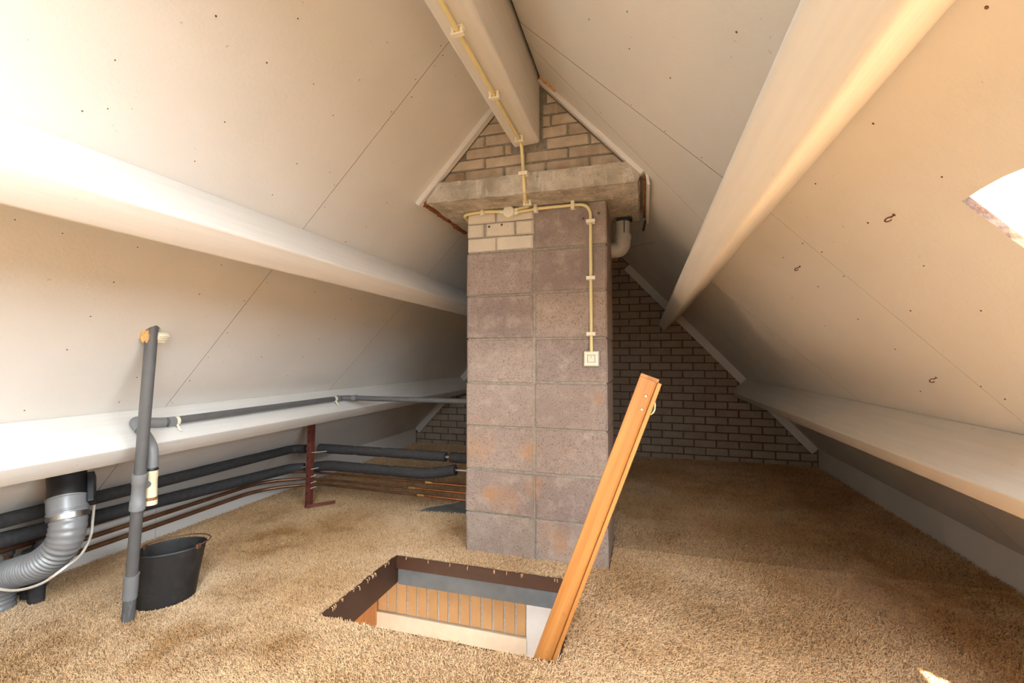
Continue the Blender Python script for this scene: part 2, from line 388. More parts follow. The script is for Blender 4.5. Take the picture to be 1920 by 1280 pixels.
def clip(poly, n, d):
    """keep the part of a 2D convex polygon with n.p <= d"""
    out = []
    for i in range(len(poly)):
        a, b = poly[i], poly[(i+1) % len(poly)]
        fa = n[0]*a[0]+n[1]*a[1]-d; fb = n[0]*b[0]+n[1]*b[1]-d
        if fa <= 0: out.append(a)
        if fa*fb < 0:
            t = fa/(fa-fb); out.append((a[0]+(b[0]-a[0])*t, a[1]+(b[1]-a[1])*t))
    return out
def area(poly): return abs(sum(poly[i][0]*poly[(i+1) % len(poly)][1]-poly[(i+1) % len(poly)][0]*poly[i][1] for i in range(len(poly))))/2
def roofclip(poly, off=0.0):
    dd = RZ - off*KN
    return clip(clip(poly, (K, 1), dd+K*RX), (-K, 1), dd-K*RX)
def brick_mb(poly, yf, depth, ch=0.004, jit=0.0, mb=None):
    """brick with its face on y = yf looking to -Y: chamfered front, straight sides"""
    n = len(poly); cx = sum(p[0] for p in poly)/n; cz = sum(p[1] for p in poly)/n
    def ins(p):
        dx, dz = p[0]-cx, p[1]-cz; l = math.hypot(dx, dz); k = max(0, (l-ch*1.4)/l); return (cx+dx*k, cz+dz*k)
    j = lambda: random.uniform(-jit, jit)
    back = [Vector((p[0], yf+depth, p[1])) for p in poly]
    mid = [Vector((p[0]+j(), yf+ch, p[1]+j())) for p in poly]
    fr = [Vector((ins(p)[0]+j(), yf+j()*0.5, ins(p)[1]+j())) for p in poly]
    f = [tuple(range(2*n, 3*n))]
    for a, b in ((0, n), (n, 2*n)):
        f += [(a+i, a+(i+1) % n, b+(i+1) % n, b+i) for i in range(n)]
    return (mb or MB()).add(back+mid+fr, f)
NL = [(-0.898, 0.736), (-0.816, 0.886), (-1.032, 0.628), (-0.906, 0.883), (-0.883, 1.022), (-1.119, 0.625), (-1.1, 0.659), (-1.032, 0.878), (-0.907, 1.136), (-1.174, 0.674), (-1.12, 0.87), (-1.034, 1.13), (-1.014, 1.257), (-1.035, 1.309), (-1.094, 1.334), (-1.119, 1.124), (-1.316, 0.622), (-1.322, 0.709), (-1.317, 0.87), (-1.315, 1.12), (-1.402, 0.869), (-1.488, 0.868), (-1.574, 0.865), (-1.738, 0.86), (-1.657, 1.106), (-1.737, 1.105), (-1.508, 1.316), (-1.592, 1.312), (-1.676, 1.307), (-1.757, 1.303), (-1.401, 1.117), (-1.402, 1.29), (-1.337, 1.328), (-1.336, 1.576), (-1.336, 1.822), (-1.336, 2.074), (-1.422, 1.822), (-1.424, 2.067), (-1.506, 1.564), (-1.509, 1.816), (-1.508, 2.065), (-1.591, 1.558), (-1.591, 1.804), (-1.676, 1.802), (-1.567, 2.499), (-1.158, 1.539), (-1.094, 1.585), (-1.006, 1.595), (-1.094, 1.832), (-0.725, 1.142), (-0.817, 1.139), (-0.728, 1.32), (-0.673, 1.355), (-0.761, 1.354), (-0.818, 1.319), (-0.645, 1.354), (-0.637, 1.321)]
NR = [(0.338, 0.561), (0.338, 0.796), (0.422, 0.799), (0.423, 1.028), (0.425, 1.27), (0.339, 1.038), (0.479, 1.294), (0.479, 1.465), (0.507, 1.021), (0.57, 1.202), (0.588, 1.017), (0.48, 1.703), (0.57, 1.692), (0.568, 1.451), (0.726, 1.265), (0.749, 1.234), (0.754, 1.553), (0.395, 1.306), (0.395, 1.474), (0.645, 1.438), (-0.028, 0.978), (0.156, 0.818), (-0.027, 1.098), (0.065, 1.081), (-0.029, 1.354), (0.064, 1.338), (0.158, 1.309), (0.22, 1.457), (-0.14, 1.589), (-0.125, 1.113)]

# ------------------------------------------------------------------ structure: roof slopes
def rp(x, y, off=0.0):
    """point on the inner roof surface, pushed outward by off"""
    n = -(N_IN_R if x >= RX else N_IN_L)
    return Vector((x, y, roof_z(x))) + n*off
def slope_prism(mb, quad, o0, o1, m=0, ms=None):
    side_r = sum(q[0] for q in quad)/len(quad) >= RX
    n = -(N_IN_R if side_r else N_IN_L)
    poly = [Vector((x, y, RZ - K*(x-RX) if side_r else RZ + K*(x-RX))) + n*o0 for x, y in quad]
    return mb.prism(poly, n*(o1-o0), m, ms)
def panel(parent, quad, gap=0.0008):
    c = np.mean(np.array(quad), axis=0); q = []
    for i, p in enumerate(quad):
        v = np.array(p)-c; q.append((p[0]-math.copysign(gap*0.5, v[0]), p[1]-math.copysign(gap, v[1])))
    return slope_prism(MB(), q, 0.0, 0.011, 0, 1).build('panel', [M_PAINT, M_EDGE], parent)
ceil_l = struct('ceiling_left', (RX, 0, RZ), 'left roof slope lined with white painted boards')
ceil_r = struct('ceiling_right', (RX, 0, RZ), 'right roof slope lined with white painted boards around a skylight')
rows_l = [(-0.466, -1.195, [(-1.6, -1.6), (-0.62, -0.62), (0.37, 0.36), (1.348, 1.311), (2.33, 2.264), (3.25, 3.2), (4.2, 4.2)]),
          (-1.195, -1.795, [(-1.6, -1.6), (-0.62, -0.62), (0.35, 0.34), (1.314, 1.285), (2.267, 2.222), (3.2, 3.2), (4.2, 4.2)]),
          (-1.795, -2.27, [(-1.6, -1.6), (-0.62, -0.62), (0.33, 0.33), (1.270, 1.256), (2.29, 2.21), (3.2, 3.2), (4.2, 4.2)])]
for xa, xb, ys in rows_l:
    for (a0, b0), (a1, b1) in zip(ys[:-1], ys[1:]):
        panel(ceil_l, [(xa, a0), (xa, a1), (xb, b1), (xb, b0)])
rows_r = [(-0.400, 0.292, [(-1.6, -1.6), (-1.1, -1.1), (0.45, 0.45), (1.443, 1.305), (1.545, 1.757), (3.02, 2.9), (4.2, 4.2)]),
          (0.292, 0.852, [(-1.6, -1.6), (-0.35, -0.35), (1.293, 1.262), (2.40, 2.09), (3.36, 3.17), (4.2, 4.2)]),
          (0.852, 1.345, [(-1.6, -1.6), (-0.5, -0.5), (0.4, 0.4), (1.25, 1.24), (2.1, 2.1), (3.15, 3.15), (4.2, 4.2)])]
W2 = (-0.36, 0.24, -0.95, -0.08)  # opening for the added skylight that brightens the left slope
WX0, WX1 = RX+(RZ-WIN_Z1)/K, RX+(RZ-WIN_Z0)/K
def panel_hole(parent, quad, hole, nper=26):
    """a board with a sawn, slightly ragged opening"""
    x0, x1, y0, y1 = hole
    def side(a, b, n): return [(a[0]+(b[0]-a[0])*k/n, a[1]+(b[1]-a[1])*k/n) for k in range(n)]
    outer = sum([side(quad[i], quad[(i+1) % 4], nper) for i in range(4)], [])
    hq = [(x0, y0), (x0, y1), (x1, y1), (x1, y0)]
    inner = sum([side(hq[i], hq[(i+1) % 4], nper) for i in range(4)], [])
    jin = [(x+random.uniform(-.0022, .0022), y+random.uniform(-.003, .003)) for x, y in inner]
    n = len(outer); n_out = -N_IN_R; P = lambda p, o: Vector((p[0], p[1], RZ-K*(p[0]-RX))) + n_out*o
    v = [P(p, 0) for p in outer]+[P(p, 0) for p in jin]+[P(p, 0.011) for p in inner]+[P(p, 0.011) for p in outer]
    f = []; m = []
    for i in range(n):
        j = (i+1) % n
        f.append((i, j, n+j, n+i)); m.append(0)
        f.append((n+i, n+j, 2*n+j, 2*n+i)); m.append(1)
        f.append((2*n+i, 2*n+j, 3*n+j, 3*n+i)); m.append(1)
        f.append((i, 3*n+i, 3*n+j, j)); m.append(1)
    return obj('panel', v, f, [M_PAINT, M_EDGE], parent, False, m)
for r, (xa, xb, ys) in enumerate(rows_r):
    for i, ((a0, b0), (a1, b1)) in enumerate(zip(ys[:-1], ys[1:])):
        q = [(xa, a0), (xa, a1), (xb, b1), (xb, b0)]
        if r == 1 and i == 1: panel_hole(ceil_r, q, (WX0, WX1, WIN_Y0, WIN_Y1))
        elif r == 0 and i == 1: panel_hole(ceil_r, q, W2)
        elif r == 0 and i in (2, 3): panel(ceil_r, q, 0.0016 if i == 2 else 0.0008)
        else: panel(ceil_r, q)
# outer boarding so that daylight only enters by the skylights
mb = MB(); e = 0.012
def deck(x0, x1, y0, y1): slope_prism(mb, [(x0, y0), (x0, y1), (x1, y1), (x1, y0)], 0.016, 0.05)
A_, B_, C_, D_ = W2[0]-e, W2[1]+e, WX0-e, WX1+e
deck(RX+1e-4, A_, -1.7, 4.4); deck(A_, B_, -1.7, W2[2]-e); deck(A_, B_, W2[3]+e, 4.4)
deck(B_, C_, -1.7, 4.4); deck(C_, D_, -1.7, WIN_Y0-e); deck(C_, D_, WIN_Y1+e, 4.4); deck(D_, 1.42, -1.7, 4.4)
mb.build('roof_boarding', M_DARK, ceil_r)
mb = MB()
slope_prism(mb, [(RX-1e-4, -1.7), (RX-1e-4, 4.4), (-2.36, 4.4), (-2.36, -1.7)], 0.016, 0.05)
mb.box((RX, 1.35, RZ+0.062), (0.16, 6.1, 0.03))
mb.build('roof_boarding', M_DARK, ceil_l)
# nail heads
def nails(pts, parent):
    m = MB()
    for x, y in pts:
        p = rp(x, y); n = N_IN_R if x >= RX else N_IN_L
        r = random.uniform(0.0014, 0.0024)
        m.lathe([(r, -0.0005), (r, 0.0006), (r*0.6, 0.0012), (0, 0.0012)], p, n, 7)
    o = m.build('nail_heads', M_NAIL, parent); o['kind'] = 'stuff'
nails(NL, ceil_l); nails(NR, ceil_r)

# knee walls
wl = struct('wall_left', (XL, 1.3, 0), 'low white knee wall under the left roof slope')
for a, b in ((-1.6, -0.3), (-0.3, 0.66), (0.66, 1.62), (1.62, 2.85), (2.85, 4.2)):
    MB().box((XL-0.009, (a+b)/2, 0.06), (0.018, b-a-0.003, 0.20)).build('panel', [M_PAINT], wl)
MB().box((XL-0.035, 1.3, 0.06), (0.03, 6.0, 0.30)).build('backing_board', M_DARK, wl)
wr = struct('wall_right', (XR, 1.3, 0), 'low white knee wall under the right roof slope')
for a, b in ((-1.6, 0.2), (0.2, 2.62), (2.62, 4.2)):
    MB().box((XR+0.009, (a+b)/2, 0.06), (0.018, b-a-0.002, 0.20)).build('panel', [M_PAINT], wr)
MB().box((XR+0.035, 1.3, 0.06), (0.03, 6.0, 0.30)).build('backing_board', M_DARK, wr)

# floor slab with the hatch opening
mb = MB(); zt, zb = -0.014, -0.127
fx0, fx1, fy0, fy1 = -2.35, 1.42, -1.7, 4.4
for x0, x1, y0, y1 in ((fx0, HX0-.02, fy0, fy1), (HX1+.02, fx1, fy0, fy1), (HX0-.02, HX1+.02, fy0, HY0-.02), (HX0-.02, HX1+.02, HY1+.02, fy1)):
    mb.box(((x0+x1)/2, (y0+y1)/2, (zt+zb)/2), (x1-x0, y1-y0, zt-zb))
fl = mb.build('floor', M_FLOORC); tag(fl, 'bare grey attic floor under the carpet', kind='structure')

# far brick gable
GY = Y1
wb = struct('wall_back', (RX, GY, 0), 'far gable wall of small beige bricks with dark joints')
tri = roofclip([(XL-.02, -0.05), (XR+.02, -0.05), (XR+.02, 2.3), (XL-.02, 2.3)], -0.01)
MB().prism([(x, GY+0.007, z) for x, z in tri], (0, 0.15, 0)).build('mortar', M_GMORTAR, wb)
BL, BH, JT = 0.1785, 0.0663, 0.0085
full = None; hidden = MB(); nb = 0
for k in range(-1, 33):
    z0 = 0.036+BH*k+JT/2; z1 = z0+BH-JT
    xo = -0.2085 if k % 2 == 0 else -0.124
    for i in range(-13, 11):
        x0 = xo+BL*i+JT/2; x1 = x0+BL-JT
        poly = clip(clip([(x0, z0), (x1, z0), (x1, z1), (x0, z1)], (-1, 0), -(XL+.004)), (1, 0), XR-.004)
        if len(poly) < 3: continue
        poly = roofclip(poly, 0.006)
        if len(poly) < 3 or area(poly) < 4e-4: continue
        cx = sum(p[0] for p in poly)/len(poly)
        yj = random.uniform(-0.0015, 0.0015)
        if -1.55 < cx < -0.52: brick_mb(poly, GY+yj, 0.04, 0.004, 0.001, hidden); continue
        if len(poly) == 4 and abs(area(poly)-(BL-JT)*(BH-JT)) < 1e-7:
            if full is None or len(full) < 5:
                o = brick_mb(poly, GY+yj, 0.04, 0.004, 0.0012).build('brick', M_GABLE, wb); full = (full or [])+[o]
            else:
                o = random.choice(full).copy(); COL.objects.link(o)
                o.location = Vector(((x0+x1)/2, GY+yj+0.02, (z0+z1)/2)) - wloc(wb)
        else: brick_mb(poly, GY+yj, 0.04, 0.004, 0.0008).build('brick', M_GABLE, wb)
        nb += 1
o = hidden.build('brickwork', M_GABLE, wb); o['kind'] = 'stuff'
print('gable bricks', nb)
# gable behind the camera
tri = roofclip([(XL-.02, -0.05), (XR+.02, -0.05), (XR+.02, 2.3), (XL-.02, 2.3)], -0.01)
o = MB().prism([(x, Y0-0.1, z) for x, z in tri], (0, 0.1, 0)).build('wall_front', M_PAINT); tag(o, 'plain white gable behind the viewer', kind='structure')

# cover strips between slopes and gables
def slope_strip(name, xa, xb, depth, ya, yb, label, m=M_PAINT):
    n = N_IN_R if (xa+xb)/2 >= RX else N_IN_L
    a, b = Vector((xa, ya, roof_z(xa))), Vector((xb, ya, roof_z(xb)))
    o = MB().prism([a, b, b+n*depth, a+n*depth], (0, yb-ya, 0)).build(name, m)
    return tag(o, label, kind='structure')
slope_strip('trim_1', -0.118, 0.885, 0.062, GY-0.028, GY-0.003, 'white cover strip along the far gable on the right slope, above the lower purlin')
slope_strip('trim_2', 0.885, 1.34, 0.062, GY-0.028, GY-0.003, 'white cover strip at the far gable below the right lower purlin')
slope_strip('trim_3', -0.50, -1.80, 0.062, GY-0.028, GY-0.003, 'white cover strip along the far gable on the left slope')
slope_strip('trim_4', -1.83, -2.265, 0.062, GY-0.028, GY-0.003, 'white cover strip at the far gable below the left lower purlin')
slope_strip('trim_5', -0.522, -0.962, 0.021, 1.752, 1.782, 'cream batten left of the brick triangle over the chimney')
slope_strip('trim_6', -0.398, 0.006, 0.017, 1.757, 1.784, 'thin cream batten right of the brick triangle over the chimney')

# skylights
def skylight(name, x0, x1, y0, y1, label, dep=0.055):
    wn = struct(name, (x0, y1, roof_z(x0)), label); e = 0.011
    lm = MB()
    for q in ([(x0-e-.018, y0-e), (x0-e-.018, y1+e), (x0-e, y1+e), (x0-e, y0-e)], [(x1+e, y0-e), (x1+e, y1+e), (x1+e+.018, y1+e), (x1+e+.018, y0-e)],
              [(x0-e-.018, y0-e-.018), (x0-e-.018, y0-e), (x1+e+.018, y0-e), (x1+e+.018, y0-e-.018)], [(x0-e-.018, y1+e), (x0-e-.018, y1+e+.018), (x1+e+.018, y1+e+.018), (x1+e+.018, y1+e)]):
        slope_prism(lm, q, 0.0115, dep)
    lm.build('window_frame', M_RAWWOOD, wn)
    gp = MB(); slope_prism(gp, [(x0-e, y0-e), (x0-e, y1+e), (x1+e, y1+e), (x1+e, y0-e)], dep-0.019, dep-0.015)
    gp.build('pane', M_GLASS, wn)
    # sampling portal just outside the pane: it adds no light of its own
    pl = bpy.data.lights.new('skylight_portal', 'AREA'); pl.shape = 'RECTANGLE'; pl.size = y1-y0+2*e; pl.size_y = (x1-x0+2*e)*KN
    pl.cycles.is_portal = True
    po = bpy.data.objects.new('skylight_portal', pl); COL.objects.link(po)
    po.location = Vector(((x0+x1)/2, (y0+y1)/2, roof_z((x0+x1)/2))) - N_IN_R*(dep+0.012)
    xa, za = Vector((0, 1, 0)), -N_IN_R; po.rotation_euler = Matrix((xa, za.cross(xa), za)).transposed().to_euler()
skylight('window_1', WX0, WX1, WIN_Y0, WIN_Y1, 'skylight low in the right roof slope, white daylight behind it', 0.06)
skylight('window_added', *W2, 'added unseen skylight higher in the right roof slope, behind the viewer')  # added for its light on the upper left slope, never in view

# ------------------------------------------------------------------ beams
def beam(name, sec, ya, yb, label, bev=0.006, group=None):
    bm = bmesh.new(); vs = [bm.verts.new((x, ya, z)) for x, z in sec]; f = bm.faces.new(vs)
    r = bmesh.ops.extrude_face_region(bm, geom=[f])
    for v in r['geom']:
        if isinstance(v, bmesh.types.BMVert): v.co.y = yb
    bmesh.ops.recalc_face_normals(bm, faces=bm.faces)
    ed = [e_ for e_ in bm.edges if abs(e_.verts[0].co.y-e_.verts[1].co.y) > 0.1]
    bmesh.ops.bevel(bm, geom=ed, offset=bev, segments=3, affect='EDGES', profile=0.5)
    bm.verts.index_update()
    o = obj(name, [v.co.copy() for v in bm.verts], [[v.index for v in f_.verts] for f_ in bm.faces], M_BEAM, None, True); bm.free()
    return tag(o, label, 'beam', group)
def purlin_sec(A, n, t, w, th, emb=0.001):
    A = Vector((A[0], 0, A[1])); a = A-n*emb; p = [a, A+n*w, A+n*w+t*th, a+t*th]; return [(q.x, q.z) for q in p]
DN_R, DN_L = -UP_R, -UP_L
beam('purlin', purlin_sec((-1.167, roof_z(-1.167)), N_IN_L, DN_L, 0.203, 0.081), Y0, GY, 'long white purlin halfway up the left roof slope', 0.007)
beam('purlin', purlin_sec((-1.768, roof_z(-1.768)), N_IN_L, DN_L, 0.166, 0.081), Y0, GY, 'white lower purlin on the left, carrying the thin grey pipe', 0.006)
beam('purlin', purlin_sec((0.267, roof_z(0.267)), N_IN_R, DN_R, 0.192, 0.078), Y0, GY, 'white purlin on the right slope just above the skylight', 0.012)
beam('purlin', purlin_sec((0.827, roof_z(0.827)), N_IN_R, DN_R, 0.160, 0.081), Y0, GY, 'white lower purlin on the right slope, below the skylight', 0.006)
beam('ridge_beam', [(-0.520, 1.757), (-0.408, 1.765), (-0.408, 2.05), (-0.4625, 2.10), (-0.520, 2.05)], Y0, 1.786, 'white ridge beam at the roof peak with yellow conduit beneath', 0.010)

# ------------------------------------------------------------------ chimney
CY, CYB = 1.93, 2.275
ch = thing('chimney', (-0.467, CY, 0), 'block chimney stack with a concrete slab and brick triangle on top', 'chimney')
LX0, LX1, RX0_, RX1_ = -0.787, -0.470, -0.463, -0.1475
lz = [-0.02, 0.171, 0.364, 0.560, 0.757, 0.956, 1.156, 1.356]
rz = [-0.02, 0.166, 0.362, 0.559, 0.763, 0.956, 1.163, 1.355, 1.548]
def block(x0, x1, z0, z1, j=0.0035):
    y = CY+random.uniform(-.003, .003); q = [(x0, z0+j), (x1, z0+j), (x1, z1-j), (x0, z1-j)]
    q = [(a+random.uniform(-.0015, .0015), b+random.uniform(-.0015, .0015)) for a, b in q]
    m = brick_mb(q, y, CYB-y-0.004, 0.006, 0.0015)
    return m.build('block', M_BLOCK, ch)
for a, b in zip(lz[:-1], lz[1:]): block(LX0, LX1, a, b)
for a, b in zip(rz[:-1], rz[1:]): block(RX0_, RX1_, a, b)
MB().box(((LX0+RX1_)/2, (CY+CYB)/2+0.002, 0.764), (RX1_-LX0-0.012, CYB-CY-0.010, 1.568)).build('mortar', M_CMORTAR, ch)
px = lambda p: -0.787+(p-875.3)*0.002545
for row, (z0, z1, xs) in enumerate(((1.494, 1.555, [(876, 928), (931.8, 999.5)]), (1.4285, 1.4885, [(876, 906.6), (911.4, 964.8), (968.2, 1000)]), (1.3615, 1.4225, [(875.5, 928.6), (931.8, 999.3)]))):
    for a, b in xs:
        brick_mb([(px(a), z0), (px(b), z0), (px(b), z1), (px(a), z1)], CY+random.uniform(-.002, .001), 0.06, 0.006, 0.002).build('brick', M_SANDLIME, ch)
# slab
from mathutils import noise as mnoise
def slab_pt(u, v, w):
    z = 1.549+v*0.084
    xl = np.interp(v, [0, .25, 1], [-0.912, -0.908, -0.858]); xr = np.interp(v, [0, .25, .9, 1], [-0.017, -0.008, -0.040, -0.052])
    p = Vector((xl+(xr-xl)*u, 1.764+w*0.51, z))
    n = mnoise.noise_vector(p*23)*0.0035+mnoise.noise_vector(p*70)*0.0022
    if w > 0.99 or False: n *= 0
    return p+n
def grid(mb, fn, na, nb_):
    o = len(mb.v); mb.v += [fn(i/na, j/nb_) for i in range(na+1) for j in range(nb_+1)]
    f = [(o+i*(nb_+1)+j, o+(i+1)*(nb_+1)+j, o+(i+1)*(nb_+1)+j+1, o+i*(nb_+1)+j+1) for i in range(na) for j in range(nb_)]
    mb.f += f; mb.m += [0]*len(f)
mb = MB()
grid(mb, lambda a, b: slab_pt(a, b, 0), 100, 10); grid(mb, lambda a, b: slab_pt(a, 0, b), 100, 40)
grid(mb, lambda a, b: slab_pt(0, a, b), 10, 40); grid(mb, lambda a, b: slab_pt(1, a, b), 10, 40)
grid(mb, lambda a, b: slab_pt(a, 1, b), 100, 6); grid(mb, lambda a, b: slab_pt(a, b, 1), 100, 10)
o = mb.build('concrete_slab', M_CONC, ch); o['label'] = 'rough grey concrete slab'
bm = bmesh.new(); bm.from_mesh(o.data); bmesh.ops.remove_doubles(bm, verts=bm.verts, dist=1e-5); bmesh.ops.recalc_face_normals(bm, faces=bm.faces); bm.to_mesh(o.data); bm.free()
# brick triangle
UY = 1.787
tri = roofclip([(-1.0, 1.62), (0.1, 1.62), (0.1, 2.2), (-1.0, 2.2)], 0.012)
MB().prism([(x, UY+0.006, z) for x, z in tri], (0, 0.46, 0)).build('mortar', M_MORTAR, ch)
zl = [1.6345, 1.6835, 1.7315, 1.7785, 1.8290, 1.8780, 1.9265, 1.975, 2.02]
xo = [-0.742, -0.650, -0.742, -0.650, -0.720, -0.650, -0.742, -0.69]
UP = 0.1805
for k in range(8):
    z0, z1 = zl[k]+0.004, zl[k+1]-0.004
    for i in range(-2, 6):
        x0 = xo[k]+UP*i+0.004; x1 = x0+UP-0.008
        segs = [(x0, x1)]
        if z1 > 1.752:
            segs = []
            if x0 < -0.534: segs.append((x0, min(x1, -0.530)))
            if x1 > -0.392: segs.append((max(x0, -0.395), x1))
        for a, b in segs:
            if b-a < 0.015: continue
            poly = roofclip([(a, z0), (b, z0), (b, z1), (a, z1)], 0.020)
            if len(poly) < 3 or area(poly) < 3e-4: continue
            brick_mb(poly, UY+random.uniform(-.002, .0015), 0.05, 0.004, 0.0016).build('brick', M_UBRICK, ch)
# filler strips between slab ends and roof boards
def rough_bar(name, p0, p1, r, m, parent, label=None):
    path, t = resample([p0, p1], 0.012)
    path = [p+Vector((random.uniform(-1, 1), 0, random.uniform(-1, 1)))*r*0.25 for p in path]
    rs = [r*random.uniform(0.75, 1.25) for _ in path]
    o = MB().tube(path, rs, 8).build(name, m, parent, True)
    if label: o['label'] = label
    return o
rough_bar('filler_strip', (-0.936, 1.772, 1.566), (-0.936, 2.27, 1.566), 0.016, M_FOAM, ch, 'orange-brown filler under the roof board')
rough_bar('filler_strip', (0.008, 1.772, 1.566), (0.008, 2.27, 1.566), 0.006, M_FOAM, ch, 'brown filler beside the right slope')
MB().box((0.020, 2.02, 1.557), (0.010, 0.51, 0.05), Matrix.Rotation(math.radians(-8), 3, 'Y')).build('edge_board', M_PAINT, ch)
rough_bar('filler_strip', (-0.398, 1.752, roof_z(-0.398)-0.004), (-0.335, 1.752, roof_z(-0.335)-0.003), 0.007, M_FIBRE, ch, 'crumbling orange filler beside the ridge beam')
# drill holes with plugs in the masonry
for x, z in ((px(918), 1.474), (px(942), 1.478), (-0.246, 1.475), (-0.180, 1.492)):
    MB().lathe([(0.0055, -0.002), (0.0055, 0.0015), (0.003, 0.002), (0, 0.0005)], (x, CY-0.001, z), (0, -1, 0), 10).build('wall_plug', M_NAIL, ch)

# ------------------------------------------------------------------ electrical conduit
CR = 0.0070
def saddle(parent, c, along, normal):
    """plastic pipe saddle: foot on the surface, two jaws round the pipe"""
    a = Vector(along).normalized(); n = Vector(normal).normalized(); s = a.cross(n)
    R = Matrix((a, s, n)).transposed(); c = Vector(c); m = MB()
    m.box(c-n*0.0090, (0.019, 0.036, 0.006), R, 0, 0.001)
    for k in (-1, 1): m.box(c+s*k*0.0125, (0.016, 0.009, 0.020), R, 0, 0.001)
    m.box(c+n*0.0095, (0.015, 0.038, 0.0045), R, 0, 0.001)
    return m.build('saddle', M_CLIP, parent)
cd = thing('conduit', (-0.472, 1.745, 1.745), 'yellow conduit running along the underside of the ridge beam down to the junction box', 'conduit')
zb_ = 1.747
p = fillet([(-0.471, -1.55, zb_), (-0.472, 1.735, zb_), (-0.472, 1.750, 1.70), (-0.463, 1.749, 1.57), (-0.474, 1.80, 1.537), (-0.474, 1.88, 1.535), (-0.510, 1.917, 1.545), (-0.556, 1.917, 1.536)], [0.02, 0.03, 0.03, 0.02, 0.03, 0.02], 8)
MB().tube(p, CR, 14).build('tube', M_YELLOW, cd, True)
for y in (-0.9, 0.0, 0.55, 1.082, 1.389, 1.700): saddle(cd, (-0.472, y, zb_), (0, 1, 0), (0, 0, -1))
saddle(cd, (-0.467, 1.749, 1.625), (0, 0, 1), (0, -1, 0)); saddle(cd, (-0.474, 1.842, 1.5365), (0, 1, 0), (0, 0, -1))
cd2 = thing('conduit', (-0.70, 1.917, 1.545), 'short yellow conduit left of the junction box, turning round the chimney corner', 'conduit')
p = fillet([(-0.600, 1.917, 1.534), (-0.706, 1.917, 1.543), (-0.801, 1.917, 1.535), (-0.803, 2.02, 1.52), (-0.803, 2.2, 1.51)], [0.03, 0.028, 0.03], 8)
MB().tube(p, CR, 14).build('tube', M_YELLOW, cd2, True); saddle(cd2, (-0.706, 1.917, 1.542), (1, 0, 0), (0, -1, 0))
cd3 = thing('conduit', (-0.214, 1.917, 1.2), 'long yellow conduit bending down the right side of the chimney to the switch', 'conduit')
p = fillet([(-0.556, 1.917, 1.524), (-0.457, 1.917, 1.534), (-0.214, 1.917, 1.5335), (-0.2135, 1.917, 1.2), (-0.2125, 1.917, 0.888)], [0.05, 0.055, 0.1], 10)
MB().tube(p, CR, 14).build('tube', M_YELLOW, cd3, True)
for x in (-0.455, -0.290): saddle(cd3, (x, 1.917, 1.534), (1, 0, 0), (0, -1, 0))
for z in (1.456, 1.212, 0.973): saddle(cd3, (-0.2135, 1.917, z), (0, 0, 1), (0, -1, 0))
jb = thing('junction_box', (-0.578, 1.928, 1.529), 'round ivory junction box at the top of the chimney where the conduits meet', 'junction box')
MB().lathe([(0, 0), (0.0275, 0), (0.0275, 0.016), (0.025, 0.018), (0, 0.018)], (-0.578, 1.928, 1.529), (0, -1, 0), 28).build('box_body', M_CLIP, jb, True)
MB().lathe([(0, 0.0185), (0.0265, 0.0185), (0.0265, 0.0235), (0.0245, 0.0255), (0, 0.0262)], (-0.578, 1.928, 1.529), (0, -1, 0), 28).build('lid', M_CLIP, jb, True)
for dx, z in ((-0.034, 1.533), (0.034, 1.536), (0.034, 1.525)):
    MB().lathe([(0.0105, -0.007), (0.0105, 0.007)], (-0.578+dx, 1.917, z), (1, 0, 0), 14, 0, True).build('spout', M_CLIP, jb, True)
sw = thing('light_switch', (-0.213, 1.928, 0.868), 'square ivory light switch on the chimney at the end of the conduit', 'light switch')
MB().box((-0.213, 1.921, 0.868), (0.066, 0.014, 0.066), None, 0, 0.003).build('back_box', M_OFFW, sw, True)  # darker plastic paints in the shade of the recess round the rocker
m = MB(); o_, i_ = 0.029, 0.0165
for cx, cz, sx, sz in ((0, 0.0228, 0.058, 0.0125), (0, -0.0228, 0.058, 0.0125), (-0.0228, 0, 0.0125, 0.033), (0.0228, 0, 0.0125, 0.033)):
    m.box((-0.213+cx, 1.911, 0.868+cz), (sx, 0.007, sz), None, 0, 0.001)
m.build('cover_frame', M_CLIP, sw, True)
MB().box((-0.213, 1.9115, 0.868), (0.0285, 0.006, 0.0285), Matrix.Rotation(math.radians(6), 3, 'X'), 0, 0.0012).build('rocker', M_CLIP, sw, True)
MB().lathe([(0.0028, 0), (0.0028, 0.0008), (0, 0.001)], (-0.213, 1.9085, 0.876), (0, -1, 0), 10).build('indicator', M_GLUE, sw)

# ------------------------------------------------------------------ loft hatch
hf = thing('hatch_frame', ((HX0+HX1)/2, HY1, 0), 'dark brown loft hatch frame with a galvanised strip, let into the carpet', 'hatch')
zc = -0.004
MB().box((HX0-0.004, (HY0+HY1)/2, (zc-0.128)/2), (0.008, HY1-HY0+0.04, 0.128+zc), None, 0, 0.0015).build('lining_board', M_BROWNP, hf)
MB().box((HX1+0.004, (HY0+HY1)/2, (zc-0.128)/2), (0.008, HY1-HY0+0.04, 0.128+zc), None, 0, 0.0015).build('lining_board', M_BROWNP, hf)
MB().box(((HX0+HX1)/2, HY1+0.002, (zc-0.059)/2), (HX1-HX0, 0.008, 0.059+zc), None, 0, 0.0015).build('lining_board', M_BROWNP, hf)
MB().box(((HX0+HX1)/2, HY0-0.004, (zc-0.128)/2), (HX1-HX0, 0.008, 0.128+zc), None, 0, 0.0015).build('lining_board', M_BROWNP, hf)
o = MB().box(((HX0+HX1)/2+0.004, HY1+0.012, -0.094), (HX1-HX0-0.012, 0.014, 0.069)).build('steel_strip', M_ZINC, hf); o['label'] = 'galvanised steel strip'
